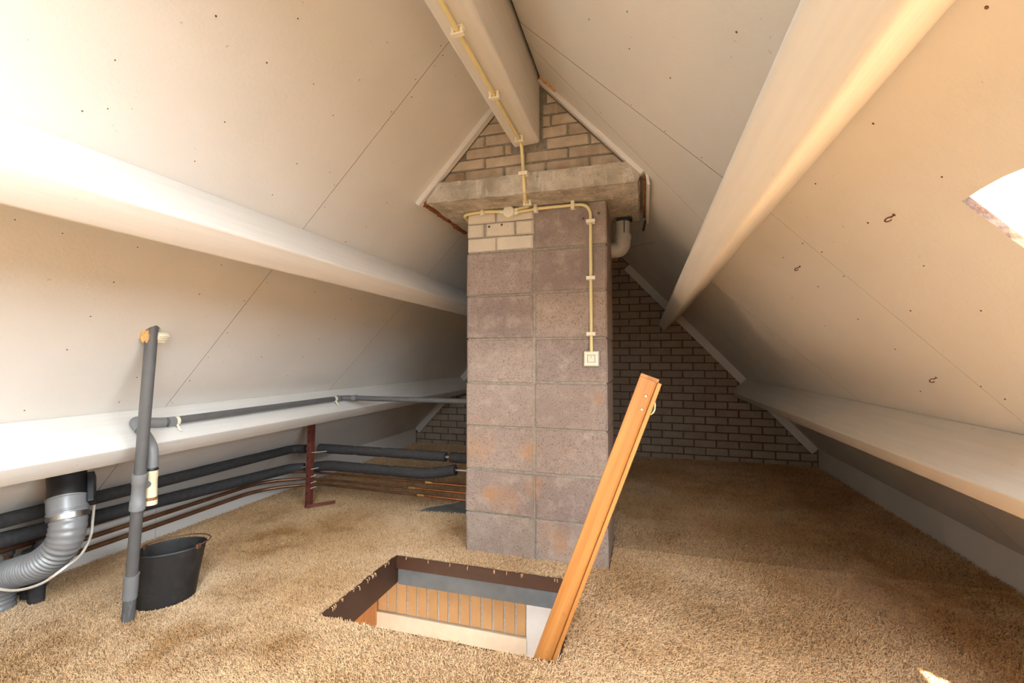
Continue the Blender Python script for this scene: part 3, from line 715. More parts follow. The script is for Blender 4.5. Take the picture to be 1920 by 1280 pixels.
for x in np.linspace(HX0+0.08, HX1-0.05, 6):
    MB().lathe([(0.0020, 0), (0.0016, 0.0008), (0, 0.001)], (x, HY1+0.005, -0.085+random.uniform(-.015, .015)), (0, -1, 0), 8).build('rivet', M_ZINC, hf)

# hall below
hl = struct('wall_hall', (-0.9, 2.05, -0.42), 'hallway wall seen down the hatch: upright tan bricks over a beige lintel')
bx = [-1.316, -1.259, -1.205, -1.1475, -1.0925, -1.0355, -0.9785, -0.9225, -0.866, -0.8085, -0.7515, -0.695, -0.6385, -0.5825, -0.5305]
for a, b in zip(bx[:-1], bx[1:]):
    brick_mb([(a+.0055, -0.4165), (b-.0055, -0.4165), (b-.0055, -0.212), (a+.0055, -0.212)], 2.05, 0.05, 0.003, 0.001).build('brick', M_HBRICK, hl)
MB().box((-0.923, 2.105, -0.30), (0.786, 0.10, 0.235)).build('mortar', M_HMORTAR, hl)
o = MB().box((-0.923, 2.085, -0.505), (0.786, 0.085, 0.168)).build('lintel', M_LINTEL, hl); o['label'] = 'beige painted lintel'
o = MB().box((0.40, 2.10, -1.3), (1.861, 0.10, 2.2)).build('plaster', M_PLASTER, hl); o['label'] = 'white plastered wall'
o = MB().box((-1.42, 2.085, -1.3), (0.205, 0.085, 2.2)).build('door_post', M_PINE, hl); o['label'] = 'orange pine post'
MB().box((-0.923, 2.14, -1.5), (0.786, 0.05, 1.82)).build('door_leaf', M_PINE, hl)
m = MB()
for c, s in (((-0.4, 0.6, -2.42), (3.8, 3.4, 0.04)), ((-2.0, 0.6, -1.3), (0.05, 3.4, 2.2)), ((1.33, 0.6, -1.3), (0.05, 3.4, 2.2)), ((-0.4, -1.0, -1.3), (3.4, 0.05, 2.2))): m.box(c, s)
o = m.build('wall_lower_hall', M_PLASTER); tag(o, 'white walls and floor of the hall under the hatch', kind='structure')

# ladder handrail
A0 = Vector((-0.3155, 1.310, 0.0)); D = Vector((0.307, 0, 0.827)).normalized(); U = Vector((D.z, 0, -D.x)); V = Vector((0, 1, 0))
lr = thing('ladder_handrail', A0, 'orange varnished pine handrail of the loft ladder leaning out of the hatch', 'handrail')
def rail_mesh(name, prof, s0, s1, m):
    # local Z along the rail so that the grain follows it
    n = len(prof); vs = [Vector((u, v, s)) for s in (s0, s1) for u, v in prof]
    fs = [tuple(range(n-1, -1, -1)), tuple(range(n, 2*n))]+[(i, (i+1) % n, n+(i+1) % n, n+i) for i in range(n)]
    me = bpy.data.meshes.new(name); me.from_pydata(vs, [], fs); me.materials.append(m)
    bm = bmesh.new(); bm.from_mesh(me); bmesh.ops.recalc_face_normals(bm, faces=bm.faces); bm.to_mesh(me); bm.free()
    o = link(name, me, lr, A0); o.rotation_euler = Matrix((U, V, D)).transposed().to_euler(); return o
TOP = 0.8745
rail_mesh('front_board', [(0, 0.001), (0.001, 0), (0.039, 0), (0.0425, 0.0008), (0.046, 0.0032), (0.0485, 0.0068), (0.0505, 0.011), (0.0512, 0.0055), (0.052, 0.0045), (0.0617, 0.0045), (0.0627, 0.0055), (0.0627, 0.024), (0, 0.024)], -0.9, TOP, M_PINE)
rail_mesh('back_board', [(0.001, 0.0245), (0.053, 0.0245), (0.053, 0.046), (0.001, 0.046)], -0.9, TOP+0.009, M_PINE)
for x, z in ((0.0055, 0.765), (-0.0065, 0.728)):
    m = MB().lathe([(0.0042, -0.001), (0.0042, 0.0008), (0.003, 0.0022), (0.0018, 0.0018), (0, 0.0012)], (x, 1.3098, z), (0, -1, 0), 14); m.build('screw', M_STEEL, lr, True)
for (u, s) in ((0.036, 0.685), (0.0455, 0.45), (0.037, 0.155), (0.034, 0.09), (0.030, 0.03)):
    c = A0+D*s+U*u+V*(-0.0003+(0.0022 if u > 0.043 else 0))
    kr = 0.0055 if abs(s-0.155) < 1e-6 else 0.0026
    MB().lathe([(kr, -0.0015), (kr, 0.0002), (kr*0.5, 0.0005), (0, 0.0005)], c, (0, -1, 0), 12).build('knot', M_KNOT, lr)
c = A0+D*0.80+U*0.060+V*0.03
m = MB(); m.tube(smoothpath([c+U*-0.01+D*0.025, c+U*0.004+D*0.016, c+U*0.010-D*0.004, c+U*0.004-D*0.018, c-U*0.012-D*0.02], 8), 0.0022, 8)
m.build('cable_tie', M_YELLOW, lr, True)
MB().box(c+U*0.001-D*0.006, (0.010, 0.014, 0.022), Matrix((U, V, D)).transposed(), 0, 0.003).build('bracket', M_BLACK, lr, True)

# ------------------------------------------------------------------ left side: pipes
# leaning vent pipe
B0, B1 = Vector((-1.650, 1.098, -0.012)), Vector((-1.5185, 1.054, 0.957)); ax = (B1-B0).normalized(); PR_ = 0.0170
vp = thing('vent_pipe', (-1.650, 1.098, 0), 'dark grey vent pipe rising from the carpet and passing out through the left slope', 'pipe')
at = lambda z: B0+(B1-B0)*((z-B0.z)/(B1.z-B0.z))
MB().tube([at(-0.012), at(0.5), B1+ax*0.03], PR_, 24).build('pipe', M_PVC, vp, True)
def sleeve(z0, z1, r, m, name, lips=((0, .0035), (1, .0035))):
    a, b = at(z0), at(z1); L = (b-a).length
    prof = [(r-0.006, 0), (r+0.0025, 0), (r+0.0025, L*0.24), (r, L*0.27), (r, L*0.70), (r+0.0025, L*0.73), (r+0.0025, L), (r-0.006, L)]
    return MB().lathe(prof, a, ax, 28).build(name, m, vp, True)
sleeve(0.372, 0.492, PR_+0.0022, M_PVCL, 'coupling')
a, b = at(0.075), at(0.155); L = (b-a).length
MB().lathe([(PR_-.004, 0), (PR_+.0035, 0), (PR_+.0035, L*.96), (PR_+.0045, L), (PR_-.004, L)], a, ax, 28).build('socket', M_PVCL, vp, True)
MB().tube([at(-0.012), at(0.076)], PR_+0.001, 24).build('foot_piece', M_PVCM, vp, True)
# glue runs on the foot
m = MB()
fd = (Vector((0, 0, 0.3))-Vector((-1.64, 1.095, 0.05))); fd.z = 0; fd.normalize(); sd = Vector((-fd.y, fd.x, 0))
for off, z0, z1 in ((0.35, 0.072, 0.045), (-0.1, 0.072, 0.055), (0.1, 0.06, 0.02), (-0.8, 0.03, 0.004)):
    dirn = (fd+sd*off).normalized()
    m.tube([at(z0)+dirn*(PR_+0.0012), at((z0+z1)/2)+dirn*(PR_+0.0012)+sd*0.001, at(z1)+dirn*(PR_+0.0012)-sd*0.001], 0.0011, 6)
m.build('glue_runs', M_PVCL, vp, True)['kind'] = 'stuff'
# crumpled insulation and ventilated plug round the top
t = B1
fb = MB(); bm = bmesh.new(); bmesh.ops.create_icosphere(bm, subdivisions=3, radius=1.0)
for v in bm.verts:
    n = mnoise.noise_vector(v.co*2.6)*0.5; q = Vector((v.co.x*0.012, v.co.y*0.012, v.co.z*0.026))*(1+n.x); v.co = q
bm.verts.index_update()
fb.add([v.co+t+Vector((-0.004, -0.018, -0.016)) for v in bm.verts], [[v.index for v in f.verts] for f in bm.faces]); bm.free()
o = fb.build('insulation_tuft', M_FIBRE, vp); o['label'] = 'torn brown fibre insulation'
pg = MB(); c0 = t+Vector((0.004, 0.026, -0.022))
R = Matrix((Vector((0, 1, 0)), UP_L, N_IN_L)).transposed()
pg.box(c0, (0.032, 0.036, 0.016), R, 0, 0.003)
for k in range(5): pg.box(c0+UP_L*(-0.014+0.007*k)+N_IN_L*0.009, (0.030, 0.003, 0.004), R, 0, 0.0008)
pg.build('ribbed_plug', M_CLIP, vp, True)
MB().lathe([(0.020, -0.002), (0.024, 0.001), (0.021, 0.004)], B1-ax*0.002, N_IN_L, 24).build('edge_ring', M_EDGE, vp)

# cream T-piece with elbows up to the thin waste pipe
NP = Vector((0.68, 0, 0.73)).normalized()
wp = thing('waste_pipe', (-1.598, 1.122, 0.43), 'thin grey waste pipe along the left lower purlin, cream T-piece beside the vent pipe', 'pipe')
GR = 0.0145
pt = [(-1.598, 1.122, 0.496), (-1.597, 1.121, 0.566), (-1.660, 1.128, 0.618), (-1.706, 1.132, 0.650), (-1.684, 1.20, 0.634), (-1.6865, 2.225, 0.637), (-1.640, 2.245, 0.637), (-0.795, 2.225, 0.640)]
path = fillet(pt, [0.032, 0.03, 0.03, 0.03, 0.03, 0.03], 8)
MB().tube(path, GR, 16).build('pipe', M_PVCM, wp, True)
def collar(parent, c, d, r, h, m=M_PVCL, name='collar'):
    d = Vector(d).normalized(); return MB().lathe([(r-.004, -h/2), (r, -h/2), (r, h/2), (r-.004, h/2)], c, d, 20).build(name, m, parent, True)
MB().tube(fillet([(-1.598, 1.122, 0.50), (-1.597, 1.121, 0.566), (-1.648, 1.127, 0.609)], 0.034, 10), 0.0185, 18).build('elbow', M_PVCL, wp, True)
MB().tube(fillet([(-1.664, 1.129, 0.622), (-1.708, 1.132, 0.651), (-1.690, 1.18, 0.637), (-1.6845, 1.222, 0.633)], [0.03, 0.03], 10), 0.0178, 18).build('elbow', M_PVCL, wp, True)
for c, d in (((-1.6845, 1.245, 0.632), (0, 1, 0)), ((-1.6865, 2.185, 0.637), (0, 1, 0)), ((-1.610, 2.244, 0.637), (1, 0, 0)), ((-0.806, 2.225, 0.640), (1, 0, 0))): collar(wp, c, d, GR+0.0035, 0.026)
o = MB().lathe([(0.0150, 0.0), (0.0192, 0.0), (0.0192, 0.020), (0.0178, 0.024), (0.0178, 0.088), (0.0192, 0.092), (0.0192, 0.118), (0.0150, 0.118)], (-1.598, 1.122, 0.3755), (0, 0, 1), 24).build('tee', M_CREAM, wp, True); o['label'] = 'cream plastic T-piece'
MB().lathe([(0.0190, 0), (0.0196, 0.005), (0.0190, 0.012)], (-1.598, 1.122, 0.390), (0, 0, 1), 24).build('sealant_ring', M_GLUE, wp, True)
MB().lathe([(0.0190, 0), (0.0196, 0.004), (0.0184, 0.008)], (-1.598, 1.122, 0.4885), (0, 0, 1), 24).build('sealant_ring', M_BLACK, wp, True)
MB().tube([(-1.589, 1.082, 0.447), (-1.593, 1.100, 0.4475), (-1.597, 1.117, 0.448)], 0.0125, 18).build('branch', M_PVCL, wp, True)
def pipe_clip(parent, y):
    m = MB(); c = Vector((-1.6845-0.002*(y-1.2), y, 0.632+0.005*(y-1.2)))
    m.lathe([(GR+0.0005, -0.009), (GR+0.003, -0.009), (GR+0.003, 0.009), (GR+0.0005, 0.009)], c, (0, 1, 0), 18)
    m.tube([c+Vector((0.010, 0, -0.011)), c+Vector((0.018, 0.004, -0.030)), c+Vector((0.022, 0.008, -0.036))], 0.004, 8)
    m.build('clip', M_CLIP, parent, True)
pipe_clip(wp, 1.262); pipe_clip(wp, 2.165)

# insulated heating pipes
def foam(parent, pts, r, rad, seams=()):
    path, t = resample(fillet(pts, rad, 10), 0.02); L = t[-1]
    rs = [r*(1+0.035*mnoise.noise(p*9)) for p in path]
    for s in seams:
        rs = [q*(0.90 if abs(tt-s) < 0.012 else 1.0) for q, tt in zip(rs, t)]
    return MB().tube(path, rs, 18).build('insulation', M_BLACKFOAM, parent, True)
hp = thing('insulated_pipe', (-2.06, 1.8, 0.31), 'upper pipe wrapped in black foam below the left lower purlin, bending to the chimney', 'pipe')
foam(hp, [(-2.04, -1.5, 0.34), (-2.04, 1.0, 0.329), (-2.04, 2.245, 0.320), (-1.96, 2.262, 0.322)], 0.0245, [0.1, 0.07])
foam(hp, [(-1.86, 2.262, 0.331), (-1.30, 2.256, 0.334), (-1.035, 2.252, 0.334)], 0.0265, 0.3, (0.25, 0.44, 0.62))
foam(hp, [(-1.005, 2.25, 0.334), (-0.795, 2.246, 0.333)], 0.0268, 0.1)
MB().tube(fillet([(-2.04, 2.2, 0.320), (-2.04, 2.262, 0.320), (-1.85, 2.262, 0.331), (-0.792, 2.248, 0.334)], 0.05), 0.011, 12).build('pipe', M_STEEL, hp, True)
hp2 = thing('insulated_pipe', (-2.09, 1.8, 0.215), 'lower pipe wrapped in black foam, stopping short of the chimney with bare metal showing', 'pipe')
foam(hp2, [(-2.09, -1.5, 0.29), (-2.09, 1.0, 0.252), (-2.085, 1.7, 0.218), (-2.02, 2.215, 0.212), (-1.955, 2.25, 0.214)], 0.0268, [0.2, 0.2, 0.06])
foam(hp2, [(-1.86, 2.235, 0.228), (-1.76, 2.215, 0.247), (-1.12, 2.205, 0.247), (-0.955, 2.20, 0.282)], 0.0285, [0.05, 0.2], (0.33, 0.52))
MB().tube(fillet([(-2.02, 2.21, 0.212), (-1.90, 2.245, 0.222), (-1.75, 2.215, 0.247), (-1.12, 2.205, 0.247), (-0.96, 2.20, 0.281), (-0.79, 2.20, 0.281)], [0.05, 0.05, 0.2, 0.03]), 0.0085, 12).build('pipe', M_STEEL, hp2, True)

# copper pipes
def copper(pts, rad, join, label, r=0.0066):
    t = thing('copper_pipe', pts[2], label, 'pipe', 'copper pipes between the knee wall and the chimney')
    full_ = fillet(pts, rad, 10); a = [p for p in full_ if p.x < join]; b = [p for p in full_ if p.x >= join]
    yj = np.interp(join, [full_[-2].x, full_[-1].x], [full_[-2].y, full_[-1].y]); zj = np.interp(join, [full_[-2].x, full_[-1].x], [full_[-2].z, full_[-1].z])
    J = Vector((join, yj, zj))
    MB().tube(a+[J], [0.0098-0.0030*min(1, max(0, (q.x+2.08)/0.25)) for q in a]+[0.0068], 12).build('tube', M_OLDCOPPER, t, True)
    MB().tube([J]+b, r, 12).build('tube', M_COPPER, t, True)
    pr = [(0.005, -0.020), (0.0100, -0.020), (0.0100, -0.013), (0.0128, -0.012), (0.0128, -0.004), (0.0105, -0.003), (0.0105, 0.003), (0.0128, 0.004), (0.0128, 0.012), (0.0100, 0.013), (0.0100, 0.020), (0.005, 0.020)]
    MB().lathe(pr, J, Vector((b[-1]-J).normalized()), 8).build('coupling', M_BRASS, t, False)
copper([(-2.15, -1.5, 0.205), (-2.15, 1.2, 0.195), (-2.15, 2.14, 0.193), (-1.95, 2.24, 0.193), (-0.79, 2.23, 0.193)], [0.3, 0.15, 0.1], -1.125, 'topmost of the three copper pipes running to the chimney')
copper([(-2.12, -1.5, 0.165), (-2.12, 1.2, 0.155), (-2.12, 2.10, 0.155), (-1.90, 2.235, 0.158), (-0.79, 2.225, 0.157)], [0.3, 0.2, 0.1], -1.225, 'middle one of the three copper pipes running to the chimney')
copper([(-2.085, -1.5, 0.135), (-2.085, 1.2, 0.123), (-2.085, 2.06, 0.127), (-1.86, 2.23, 0.130), (-0.79, 2.22, 0.121)], [0.3, 0.22, 0.1], -1.168, 'lowest of the three copper pipes, nearest the carpet')

# red-brown strut that carries the pipes
pw = thing('pipe_strut', (-1.885, 2.19, 0), 'red-brown slotted steel strut between carpet and left lower purlin, holding the pipes', 'strut')
m = MB(); R = Matrix.Rotation(math.radians(1.2), 3, 'Y'); zc2 = 0.285
c = Vector((-1.872, 2.185, zc2))
m.box(c, (0.030, 0.004, 0.575), R); m.box(c+Vector((-0.014, 0.014, 0)), (0.003, 0.028, 0.575), R); m.box(c+Vector((0.014, 0.014, 0)), (0.003, 0.028, 0.575), R)
m.build('channel', M_RED, pw)
for k in range(11): MB().box(c+R @ Vector((-0.003, -0.0022, -0.25+0.05*k)), (0.007, 0.001, 0.016), R).build('slot', M_BLACK, pw)
m = MB(); ft = Matrix.Rotation(math.atan2(0.13, 0.11), 3, 'Z')
m.box((-1.822, 2.235, 0.010), (0.155, 0.026, 0.004), ft); m.box((-1.813, 2.225, 0.018), (0.155, 0.003, 0.018), ft); m.build('foot', M_RED, pw)
for d in (-0.03, 0.045): MB().lathe([(0.006, 0), (0.006, 0.005), (0.003, 0.005), (0.003, 0.010), (0, 0.010)], Vector((-1.822, 2.235, 0.012))+ft @ Vector((d, 0, 0)), (0, 0, 1), 6).build('bolt', M_STEEL, pw)
for z, L in ((0.318, 0.10), (0.222, 0.05), (0.178, 0.03), (0.142, 0.03), (0.112, 0.035)):
    MB().tube([(-1.862, 2.19, z), (-1.862+L, 2.20, z+0.012)], 0.003, 6).build('clip_rod', M_OFFW, pw)

# flexible exhaust duct
dk = thing('exhaust_duct', (-2.055, 1.045, 0), 'silver-grey ribbed exhaust duct curving from the left slope down into the floor', 'duct')
cp = smoothpath([(-1.905, 1.055, 0.505), (-1.872, 1.045, 0.443), (-1.843, 1.03, 0.39), (-1.818, 1.02, 0.315), (-1.832, 1.01, 0.25), (-1.91, 1.0, 0.190), (-2.02, 1.0, 0.150), (-2.115, 1.01, 0.115), (-2.155, 1.015, 0.06), (-2.155, 1.015, -0.013)], 14)
path, tt = resample(cp, 0.0016); L = tt[-1]; R0 = 0.0475
s_a, s_b = 0.245, L-0.085
rs = []
for s in tt:
    e_ = min(max((s-s_a)/0.05, 0), 1)*min(max((s_b-s)/0.05, 0), 1)
    rs.append(R0*(1-0.02*e_) + 0.0034*e_*math.sin(2*math.pi*s/0.0135) + 0.0009*math.sin(2*math.pi*s/0.019)*(1-e_))
i0 = int(0.140/0.0016)
MB().tube(path[i0:], rs[i0:], 40, 0, False).build('hose', M_DUCT, dk, True)
i1, i2 = int(0.122/0.0016), int(0.190/0.0016)
MB().tube(path[i1:i2], [R0+0.0045+(0.0022 if (k-i1) % 26 < 3 else 0) for k in range(i1, i2)], 40, 0, False).build('collar', M_DUCT, dk, True)
j1, j2 = int(0.176/0.0016), int(0.191/0.0016)
o = MB().tube(path[j1:j2], R0+0.0058, 40, 0, False).build('hose_clamp', M_STEEL, dk, True); o['label'] = 'bright metal hose clamp'
o = MB().tube(path[:i1+2], [R0+0.0035]*(i1+2), 32).build('outlet', M_BLACK, dk, True); o['label'] = 'black outlet spigot'
d_ = (path[i1-6]-path[i1-16]).normalized(); sv = Vector((0.62, 0.78, 0)); sv = (sv-d_*sv.dot(d_)).normalized()
MB().box(path[i1-12]+sv*(R0+0.011), (0.020, 0.05, 0.105), Matrix((sv, d_.cross(sv), d_)).transposed(), 0, 0.004).build('lug', M_BLACK, dk)
cb = thing('cable', (-1.72, 0.945, 0.2), 'thin white cable looped under the ribbed exhaust duct', 'cable')
MB().tube(smoothpath([(-1.876, 1.125, 0.395), (-1.862, 1.118, 0.372), (-1.858, 1.115, 0.345), (-1.862, 1.115, 0.30), (-1.845, 1.10, 0.25), (-1.770, 1.03, 0.225), (-1.715, 0.955, 0.222), (-1.790, 0.94, 0.172), (-1.905, 0.935, 0.138), (-2.015, 0.935, 0.135), (-2.12, 0.945, 0.15), (-2.19, 0.98, 0.19)], 12), 0.0042, 10).build('sheath', M_CABLE, cb, True)

# riser stubs behind the duct
st = thing('riser_pipe', (-2.10, 1.125, 0), 'black foam-wrapped riser just right of the duct, standing on the floor', 'pipe')
foam(st, [(-2.085, 1.085, -0.012), (-2.085, 1.085, 0.06), (-2.12, 1.12, 0.20)], 0.023, 0.1)
st = thing('riser_pipe', (-2.16, 1.10, 0), 'black foam-wrapped riser half hidden behind the duct', 'pipe')
foam(st, [(-2.145, 1.095, -0.012), (-2.145, 1.095, 0.17)], 0.023, 0.1)
st = thing('riser_pipe', (-2.03, 1.12, 0), 'dark grey capped riser with a dull metal top behind the duct', 'pipe')
MB().lathe([(0.0, -0.012), (0.024, -0.012), (0.024, 0.190), (0.021, 0.198), (0.012, 0.199), (0.012, 0.215), (0, 0.215)], (-2.205, 1.155, 0), (0, 0, 1), 24).build('sleeve', M_PVC, st, True)
MB().lathe([(0.0125, 0.198), (0.0125, 0.235), (0.008, 0.236), (0.008, 0.25)], (-2.205, 1.155, 0), (0, 0, 1), 8, 0, True).build('nut', M_BRASS, st)
st = thing('riser_pipe', (-2.10, 1.02, 0), 'short copper riser with a metal fitting at the far left edge', 'pipe')
MB().tube([(-2.225, 1.075, -0.012), (-2.225, 1.075, 0.175)], 0.011, 14).build('tube', M_OLDCOPPER, st, True)
MB().lathe([(0.014, 0), (0.017, 0.004), (0.017, 0.024), (0.013, 0.028), (0.013, 0.050), (0.016, 0.052), (0.016, 0.07)], (-2.225, 1.075, 0.15), (0, 0, 1), 8, 0, True).build('fitting', M_ZINC, st)

# PVC elbow behind the chimney, under the slab
fe = thing('flue_elbow', (-0.112, 2.25, 1.45), 'off-white plastic flue pipe bending into the chimney under the concrete slab', 'pipe')
MB().tube([(-0.095, 2.235, 1.552), (-0.095, 2.235, 1.455)], 0.035, 24).build('pipe', M_OFFW, fe, True)
MB().tube(fillet([(-0.095, 2.235, 1.47), (-0.095, 2.235, 1.40), (-0.18, 2.235, 1.40)], 0.06, 14), 0.0375, 24).build('elbow', M_OFFW, fe, True)
MB().lathe([(0.036, 0), (0.041, 0), (0.041, 0.026), (0.036, 0.026)], (-0.095, 2.235, 1.447), (0, 0, 1), 24).build('socket', M_OFFW, fe, True)
MB().box((-0.085, 2.21, 1.539), (0.075, 0.06, 0.008)).build('gasket', M_BLACK, fe)
MB().box((-0.085, 2.1985, 1.50), (0.005, 0.004, 0.075)).build('strap', M_BLACK, fe)
rd = tag(MB().tube([(-0.055, 2.232, 1.408), (0.055, 2.225, 1.424)], 0.0013, 8).build('threaded_rod', M_RUSTWIRE, None, True), 'thin metal rod sticking out to the right of the flue elbow', 'rod')
rg = tag(MB().box((0.008, 2.245, 1.512), (0.011, 0.02, 0.05), Matrix.Rotation(math.radians(12), 3, 'Y'), 0, 0.004).build('rubber_flap', M_BLACK), 'small black rubber flap hanging beside the slab corner', 'flap')

# ------------------------------------------------------------------ bucket
BC = Vector((-1.66, 1.232, -0.003))
bk = thing('bucket', BC, 'black rubber builder\'s bucket with a rusty wire handle behind the vent pipe', 'bucket')
# soft rubber: the mouth is squeezed to an oval
OV, OW = Vector((-0.8, 0.6, 0)), Vector((0.6, 0.8, 0)); h = 0.189
def oval(t, ang, k=1.0):
    c = Vector((-1.6655, 1.230, 0)).lerp(Vector((-1.650, 1.237, 0)), t)
    return c + OW*math.cos(ang)*(0.0895+(0.1045-0.0895)*t)*k + OV*math.sin(ang)*(0.0765+(0.0750-0.0765)*t)*k
prof = [(0.0, 0.002), (0.94, 0.0), (1.0, 0.004), (1.005, 0.012), (1.0, 0.02), (0.998, h*0.94), (1.0, h*0.955), (1.03, h*0.965), (1.03, h*0.99), (1.015, h), (0.975, h), (0.955, h*0.96), (0.95, 0.012), (0.0, 0.008)]
m = MB(); n = 56
m.v = [oval(z/h, 2*math.pi*k/n, max(r, 1e-4))+Vector((0, 0, BC.z+z)) for r, z in prof for k in range(n)]
m.f = [(i*n+k, i*n+(k+1) % n, (i+1)*n+(k+1) % n, (i+1)*n+k) for i in range(len(prof)-1) for k in range(n)]; m.m = [0]*len(m.f)
m.build('body', M_BUCKET, bk, True)
LA = -0.75
for ang in (LA, LA+math.pi):
    c = oval(1, ang, 1.02)+Vector((0, 0, BC.z+h-0.002)); d = (c-oval(1, ang, 0.5)); d.z = 0; d.normalize()
    MB().box(c, (0.009, 0.022, 0.017), Matrix((d, Vector((-d.y, d.x, 0)), Vector((0, 0, 1)))).transposed(), 0, 0.003).build('lug', M_RUSTWIRE, bk, True)
pts = []
for k in range(33):
    t = k/32; pts.append(oval(1, LA+math.pi*t, 1.05+0.10*math.sin(math.pi*t))+Vector((0, 0, BC.z+h+0.003+0.003*math.sin(math.pi*t))))
MB().tube(pts, 0.0023, 10).build('handle', M_RUSTWIRE, bk, True)

# ------------------------------------------------------------------ screw hooks in the right slope
for (x, y), lab in (((0.431, 0.951), 'open screw hook in the right slope nearest the skylight corner'), ((0.427, 1.439), 'open screw hook in the right slope beside the upper purlin'), ((0.713, 1.399), 'open screw hook low on the right slope above the lower purlin')):
    p0 = rp(x, y); n = N_IN_R; a_ = UP_R; s_ = Vector((0, 1, 0)); pts = [p0-n*0.003, p0+n*0.006]
    c = p0+n*0.0115
    for k in range(15):
        t = -math.pi/2+2*math.pi*0.76*k/14; pts.append(c+(n*math.sin(t)+(a_*0.55+s_*0.83)*math.cos(t))*0.0055)
    hk = thing('screw_hook', p0, lab, 'hook')
    MB().tube(pts, 0.0013, 8).build('hook_wire', M_RUSTWIRE, hk, True)
    MB().lathe([(0.003, 0), (0.0028, 0.0008), (0.0015, 0.0012)], p0, n, 10, 0, True).build('collar', M_RUSTWIRE, hk, True)

# ------------------------------------------------------------------ carpets
def jag(poly, step=0.02, amp=0.004):
    out = []
    for i in range(len(poly)):
        a, b = np.array(poly[i]), np.array(poly[(i+1) % len(poly)]); L = np.linalg.norm(b-a); n = max(1, int(L/step))
        for k in range(n):
            p = a+(b-a)*k/n
            if k: p = p+RNG.uniform(-amp, amp, 2)
            out.append(tuple(p))
    return out
def inside(pts, poly):
    x, y = pts[:, 0], pts[:, 1]; r = np.zeros(len(pts), bool); n = len(poly)
    for i in range(n):
        x1, y1 = poly[i]; x2, y2 = poly[(i+1) % n]
        if y1 == y2: continue
        c = (y1 > y) != (y2 > y); r ^= c & (x < (x2-x1)*(y-y1)/(y2-y1)+x1)
    return r
def pile(name, parent, pts, length, r0, lean, tint, down=None, tone=1.0):
    n = len(pts)
    cu = bpy.data.hair_curves.new(name); cu.add_curves([4]*n)
    base = np.c_[pts[:, 0], pts[:, 1], np.full(n, -0.0085)]
    ang = RNG.uniform(0, 2*np.pi, n)
    dirv = np.c_[np.cos(ang), np.sin(ang)]*RNG.uniform(0.15, 0.85, n)[:, None]+lean
    P = np.zeros((n, 4, 3))
    for k, t in enumerate((0, 0.4, 0.75, 1.0)):
        P[:, k, :2] = base[:, :2]+dirv*(length*t*t*0.85)[:, None]
        P[:, k, 2] = base[:, 2]+length*(t-0.28*t*t*np.minimum(1.5, np.linalg.norm(dirv, axis=1)))
    if down is not None:
        for k, t in enumerate((0, 0.4, 0.75, 1.0)):
            P[:, k, :2] = pts+down*(length*(0.55*min(1, t*2.2)))[:, None]+dirv*(length*0.25*t)[:, None]
            P[:, k, 2] = -0.006+0.004*math.sin(t*2.0)-length*max(0, t-0.3)*1.1
    off = P.reshape(-1, 3).mean(0); loc = Vector((float(off[0]), float(off[1]), 0.0)); P[:, :, 0] -= off[0]; P[:, :, 1] -= off[1]
    cu.attributes['position'].data.foreach_set('vector', P.astype(np.float32).ravel())
    ra = cu.attributes.get('radius') or cu.attributes.new('radius', 'FLOAT', 'POINT')
    ra.data.foreach_set('value', np.tile(np.array([1.0, 1.0, 0.9, 0.6]), (n, 1)).ravel().astype(np.float32)*np.repeat(r0, 4).astype(np.float32))
    ta = cu.attributes.new('tint', 'FLOAT', 'CURVE'); ta.data.foreach_set('value', tint.astype(np.float32))
    cu.materials.append(pile_mat(tone))
    o = link(name, cu, parent, loc); o['kind'] = 'stuff'; return o
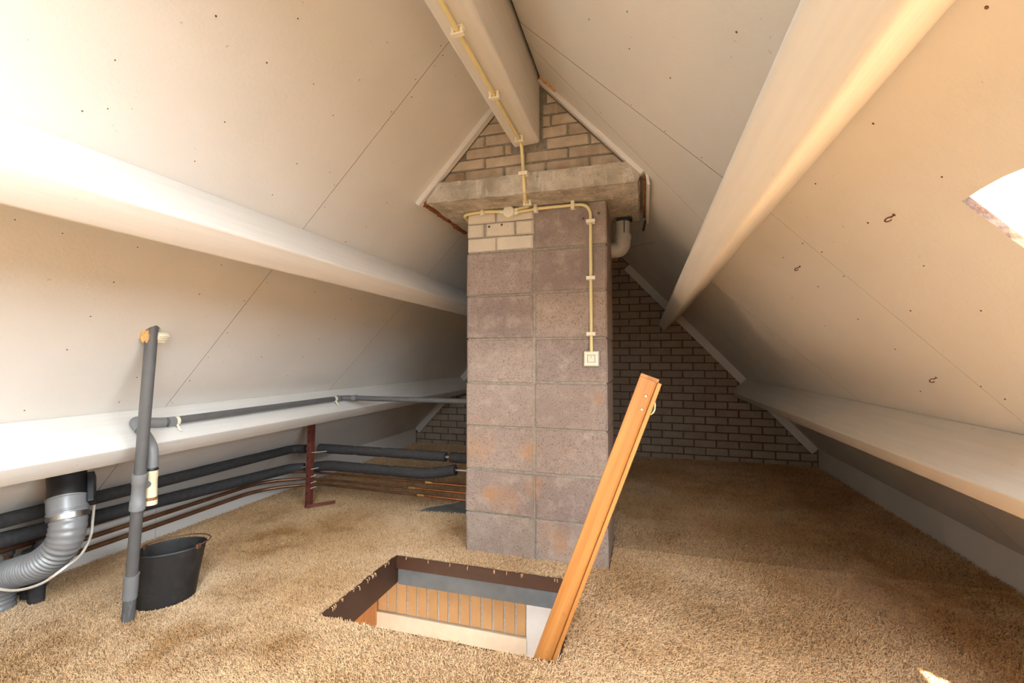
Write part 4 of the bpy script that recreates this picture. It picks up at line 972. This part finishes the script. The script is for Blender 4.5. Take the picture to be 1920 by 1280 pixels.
def carpet(poly, label, fringe=(), tone=1.0):
    poly = jag(poly)
    t = thing('carpet', (sum(p[0] for p in poly)/len(poly), sum(p[1] for p in poly)/len(poly), -0.012), label, 'carpet', None)
    # backing: triangulated ngon with thickness
    bm = bmesh.new(); vs = [bm.verts.new((x, y, -0.0135)) for x, y in poly]; f = bm.faces.new(vs)
    r = bmesh.ops.extrude_face_region(bm, geom=[f])
    for v in r['geom']:
        if isinstance(v, bmesh.types.BMVert): v.co.z = -0.0075
    bmesh.ops.triangulate(bm, faces=[q for q in bm.faces if len(q.verts) > 4]); bm.verts.index_update()
    obj('backing', [v.co.copy() for v in bm.verts], [[v.index for v in q.verts] for q in bm.faces], M_CARPET, t); bm.free()
    xs, ys = [p[0] for p in poly], [p[1] for p in poly]; allp = []; rad = []
    for ya, yb, sp in ((-1.6, 0.75, 0.016), (0.75, 1.6, 0.0036), (1.6, 2.25, 0.0044), (2.25, 3.1, 0.0068), (3.1, 4.2, 0.010)):
        a, b = max(ya, min(ys)), min(yb, max(ys))
        if b <= a: continue
        gx = np.arange(min(xs), max(xs), sp); gy = np.arange(a, b, sp)
        g = np.stack(np.meshgrid(gx, gy), -1).reshape(-1, 2)+0.0; g += RNG.uniform(-sp*0.5, sp*0.5, g.shape)
        # only what the room can show near the hatch and beyond
        g = g[inside(g, poly)]; allp.append(g); rad.append(np.full(len(g), sp))
    g = np.concatenate(allp); sp = np.concatenate(rad); n = len(g)
    lean = np.c_[0.35*np.sin(g[:, 0]*2.3+g[:, 1]*1.1)+0.2, 0.35*np.cos(g[:, 0]*1.7-g[:, 1]*2.1)-0.15]
    length = RNG.uniform(0.010, 0.0155, n)*np.where(sp > 0.012, 0.7, 1.0)
    pile('carpet_pile', t, g, length, 0.0010+0.10*sp*RNG.uniform(0.8, 1.2, n), lean, RNG.uniform(0, 1, n), None, tone)
    for a, b, d in fringe:
        a, b, d = np.array(a), np.array(b), np.array(d); L = np.linalg.norm(b-a); n = int(L/0.022)
        tpos = RNG.uniform(0, 1, n); tpos = tpos[RNG.uniform(0, 1, n) < 0.75]; q = a+(b-a)*tpos[:, None]
        m_ = len(q); pile('carpet_fringe', t, q, RNG.uniform(0.008, 0.022, m_), np.full(m_, 0.0015), np.zeros((m_, 2)), RNG.uniform(0.4, 1, m_), np.tile(d, (m_, 1)), tone)
    return t
e1 = 0.004
carpet([(-2.262, -1.58), (1.338, -1.58), (1.338, 2.168), (-0.142, 2.145), (-0.142, 1.926), (HX1+e1, 1.922), (HX1+e1, HY0-0.006), (HX0-0.003, HY0-0.001), (HX0-0.003, 1.460), (-1.30, 1.455), (-1.62, 1.444), (-2.262, 1.432)],
       'front piece of shaggy golden carpet, wrapping round the near side of the hatch', [((HX0-.005, HY0+0.02), (HX0-.005, 1.45), (1, 0))])
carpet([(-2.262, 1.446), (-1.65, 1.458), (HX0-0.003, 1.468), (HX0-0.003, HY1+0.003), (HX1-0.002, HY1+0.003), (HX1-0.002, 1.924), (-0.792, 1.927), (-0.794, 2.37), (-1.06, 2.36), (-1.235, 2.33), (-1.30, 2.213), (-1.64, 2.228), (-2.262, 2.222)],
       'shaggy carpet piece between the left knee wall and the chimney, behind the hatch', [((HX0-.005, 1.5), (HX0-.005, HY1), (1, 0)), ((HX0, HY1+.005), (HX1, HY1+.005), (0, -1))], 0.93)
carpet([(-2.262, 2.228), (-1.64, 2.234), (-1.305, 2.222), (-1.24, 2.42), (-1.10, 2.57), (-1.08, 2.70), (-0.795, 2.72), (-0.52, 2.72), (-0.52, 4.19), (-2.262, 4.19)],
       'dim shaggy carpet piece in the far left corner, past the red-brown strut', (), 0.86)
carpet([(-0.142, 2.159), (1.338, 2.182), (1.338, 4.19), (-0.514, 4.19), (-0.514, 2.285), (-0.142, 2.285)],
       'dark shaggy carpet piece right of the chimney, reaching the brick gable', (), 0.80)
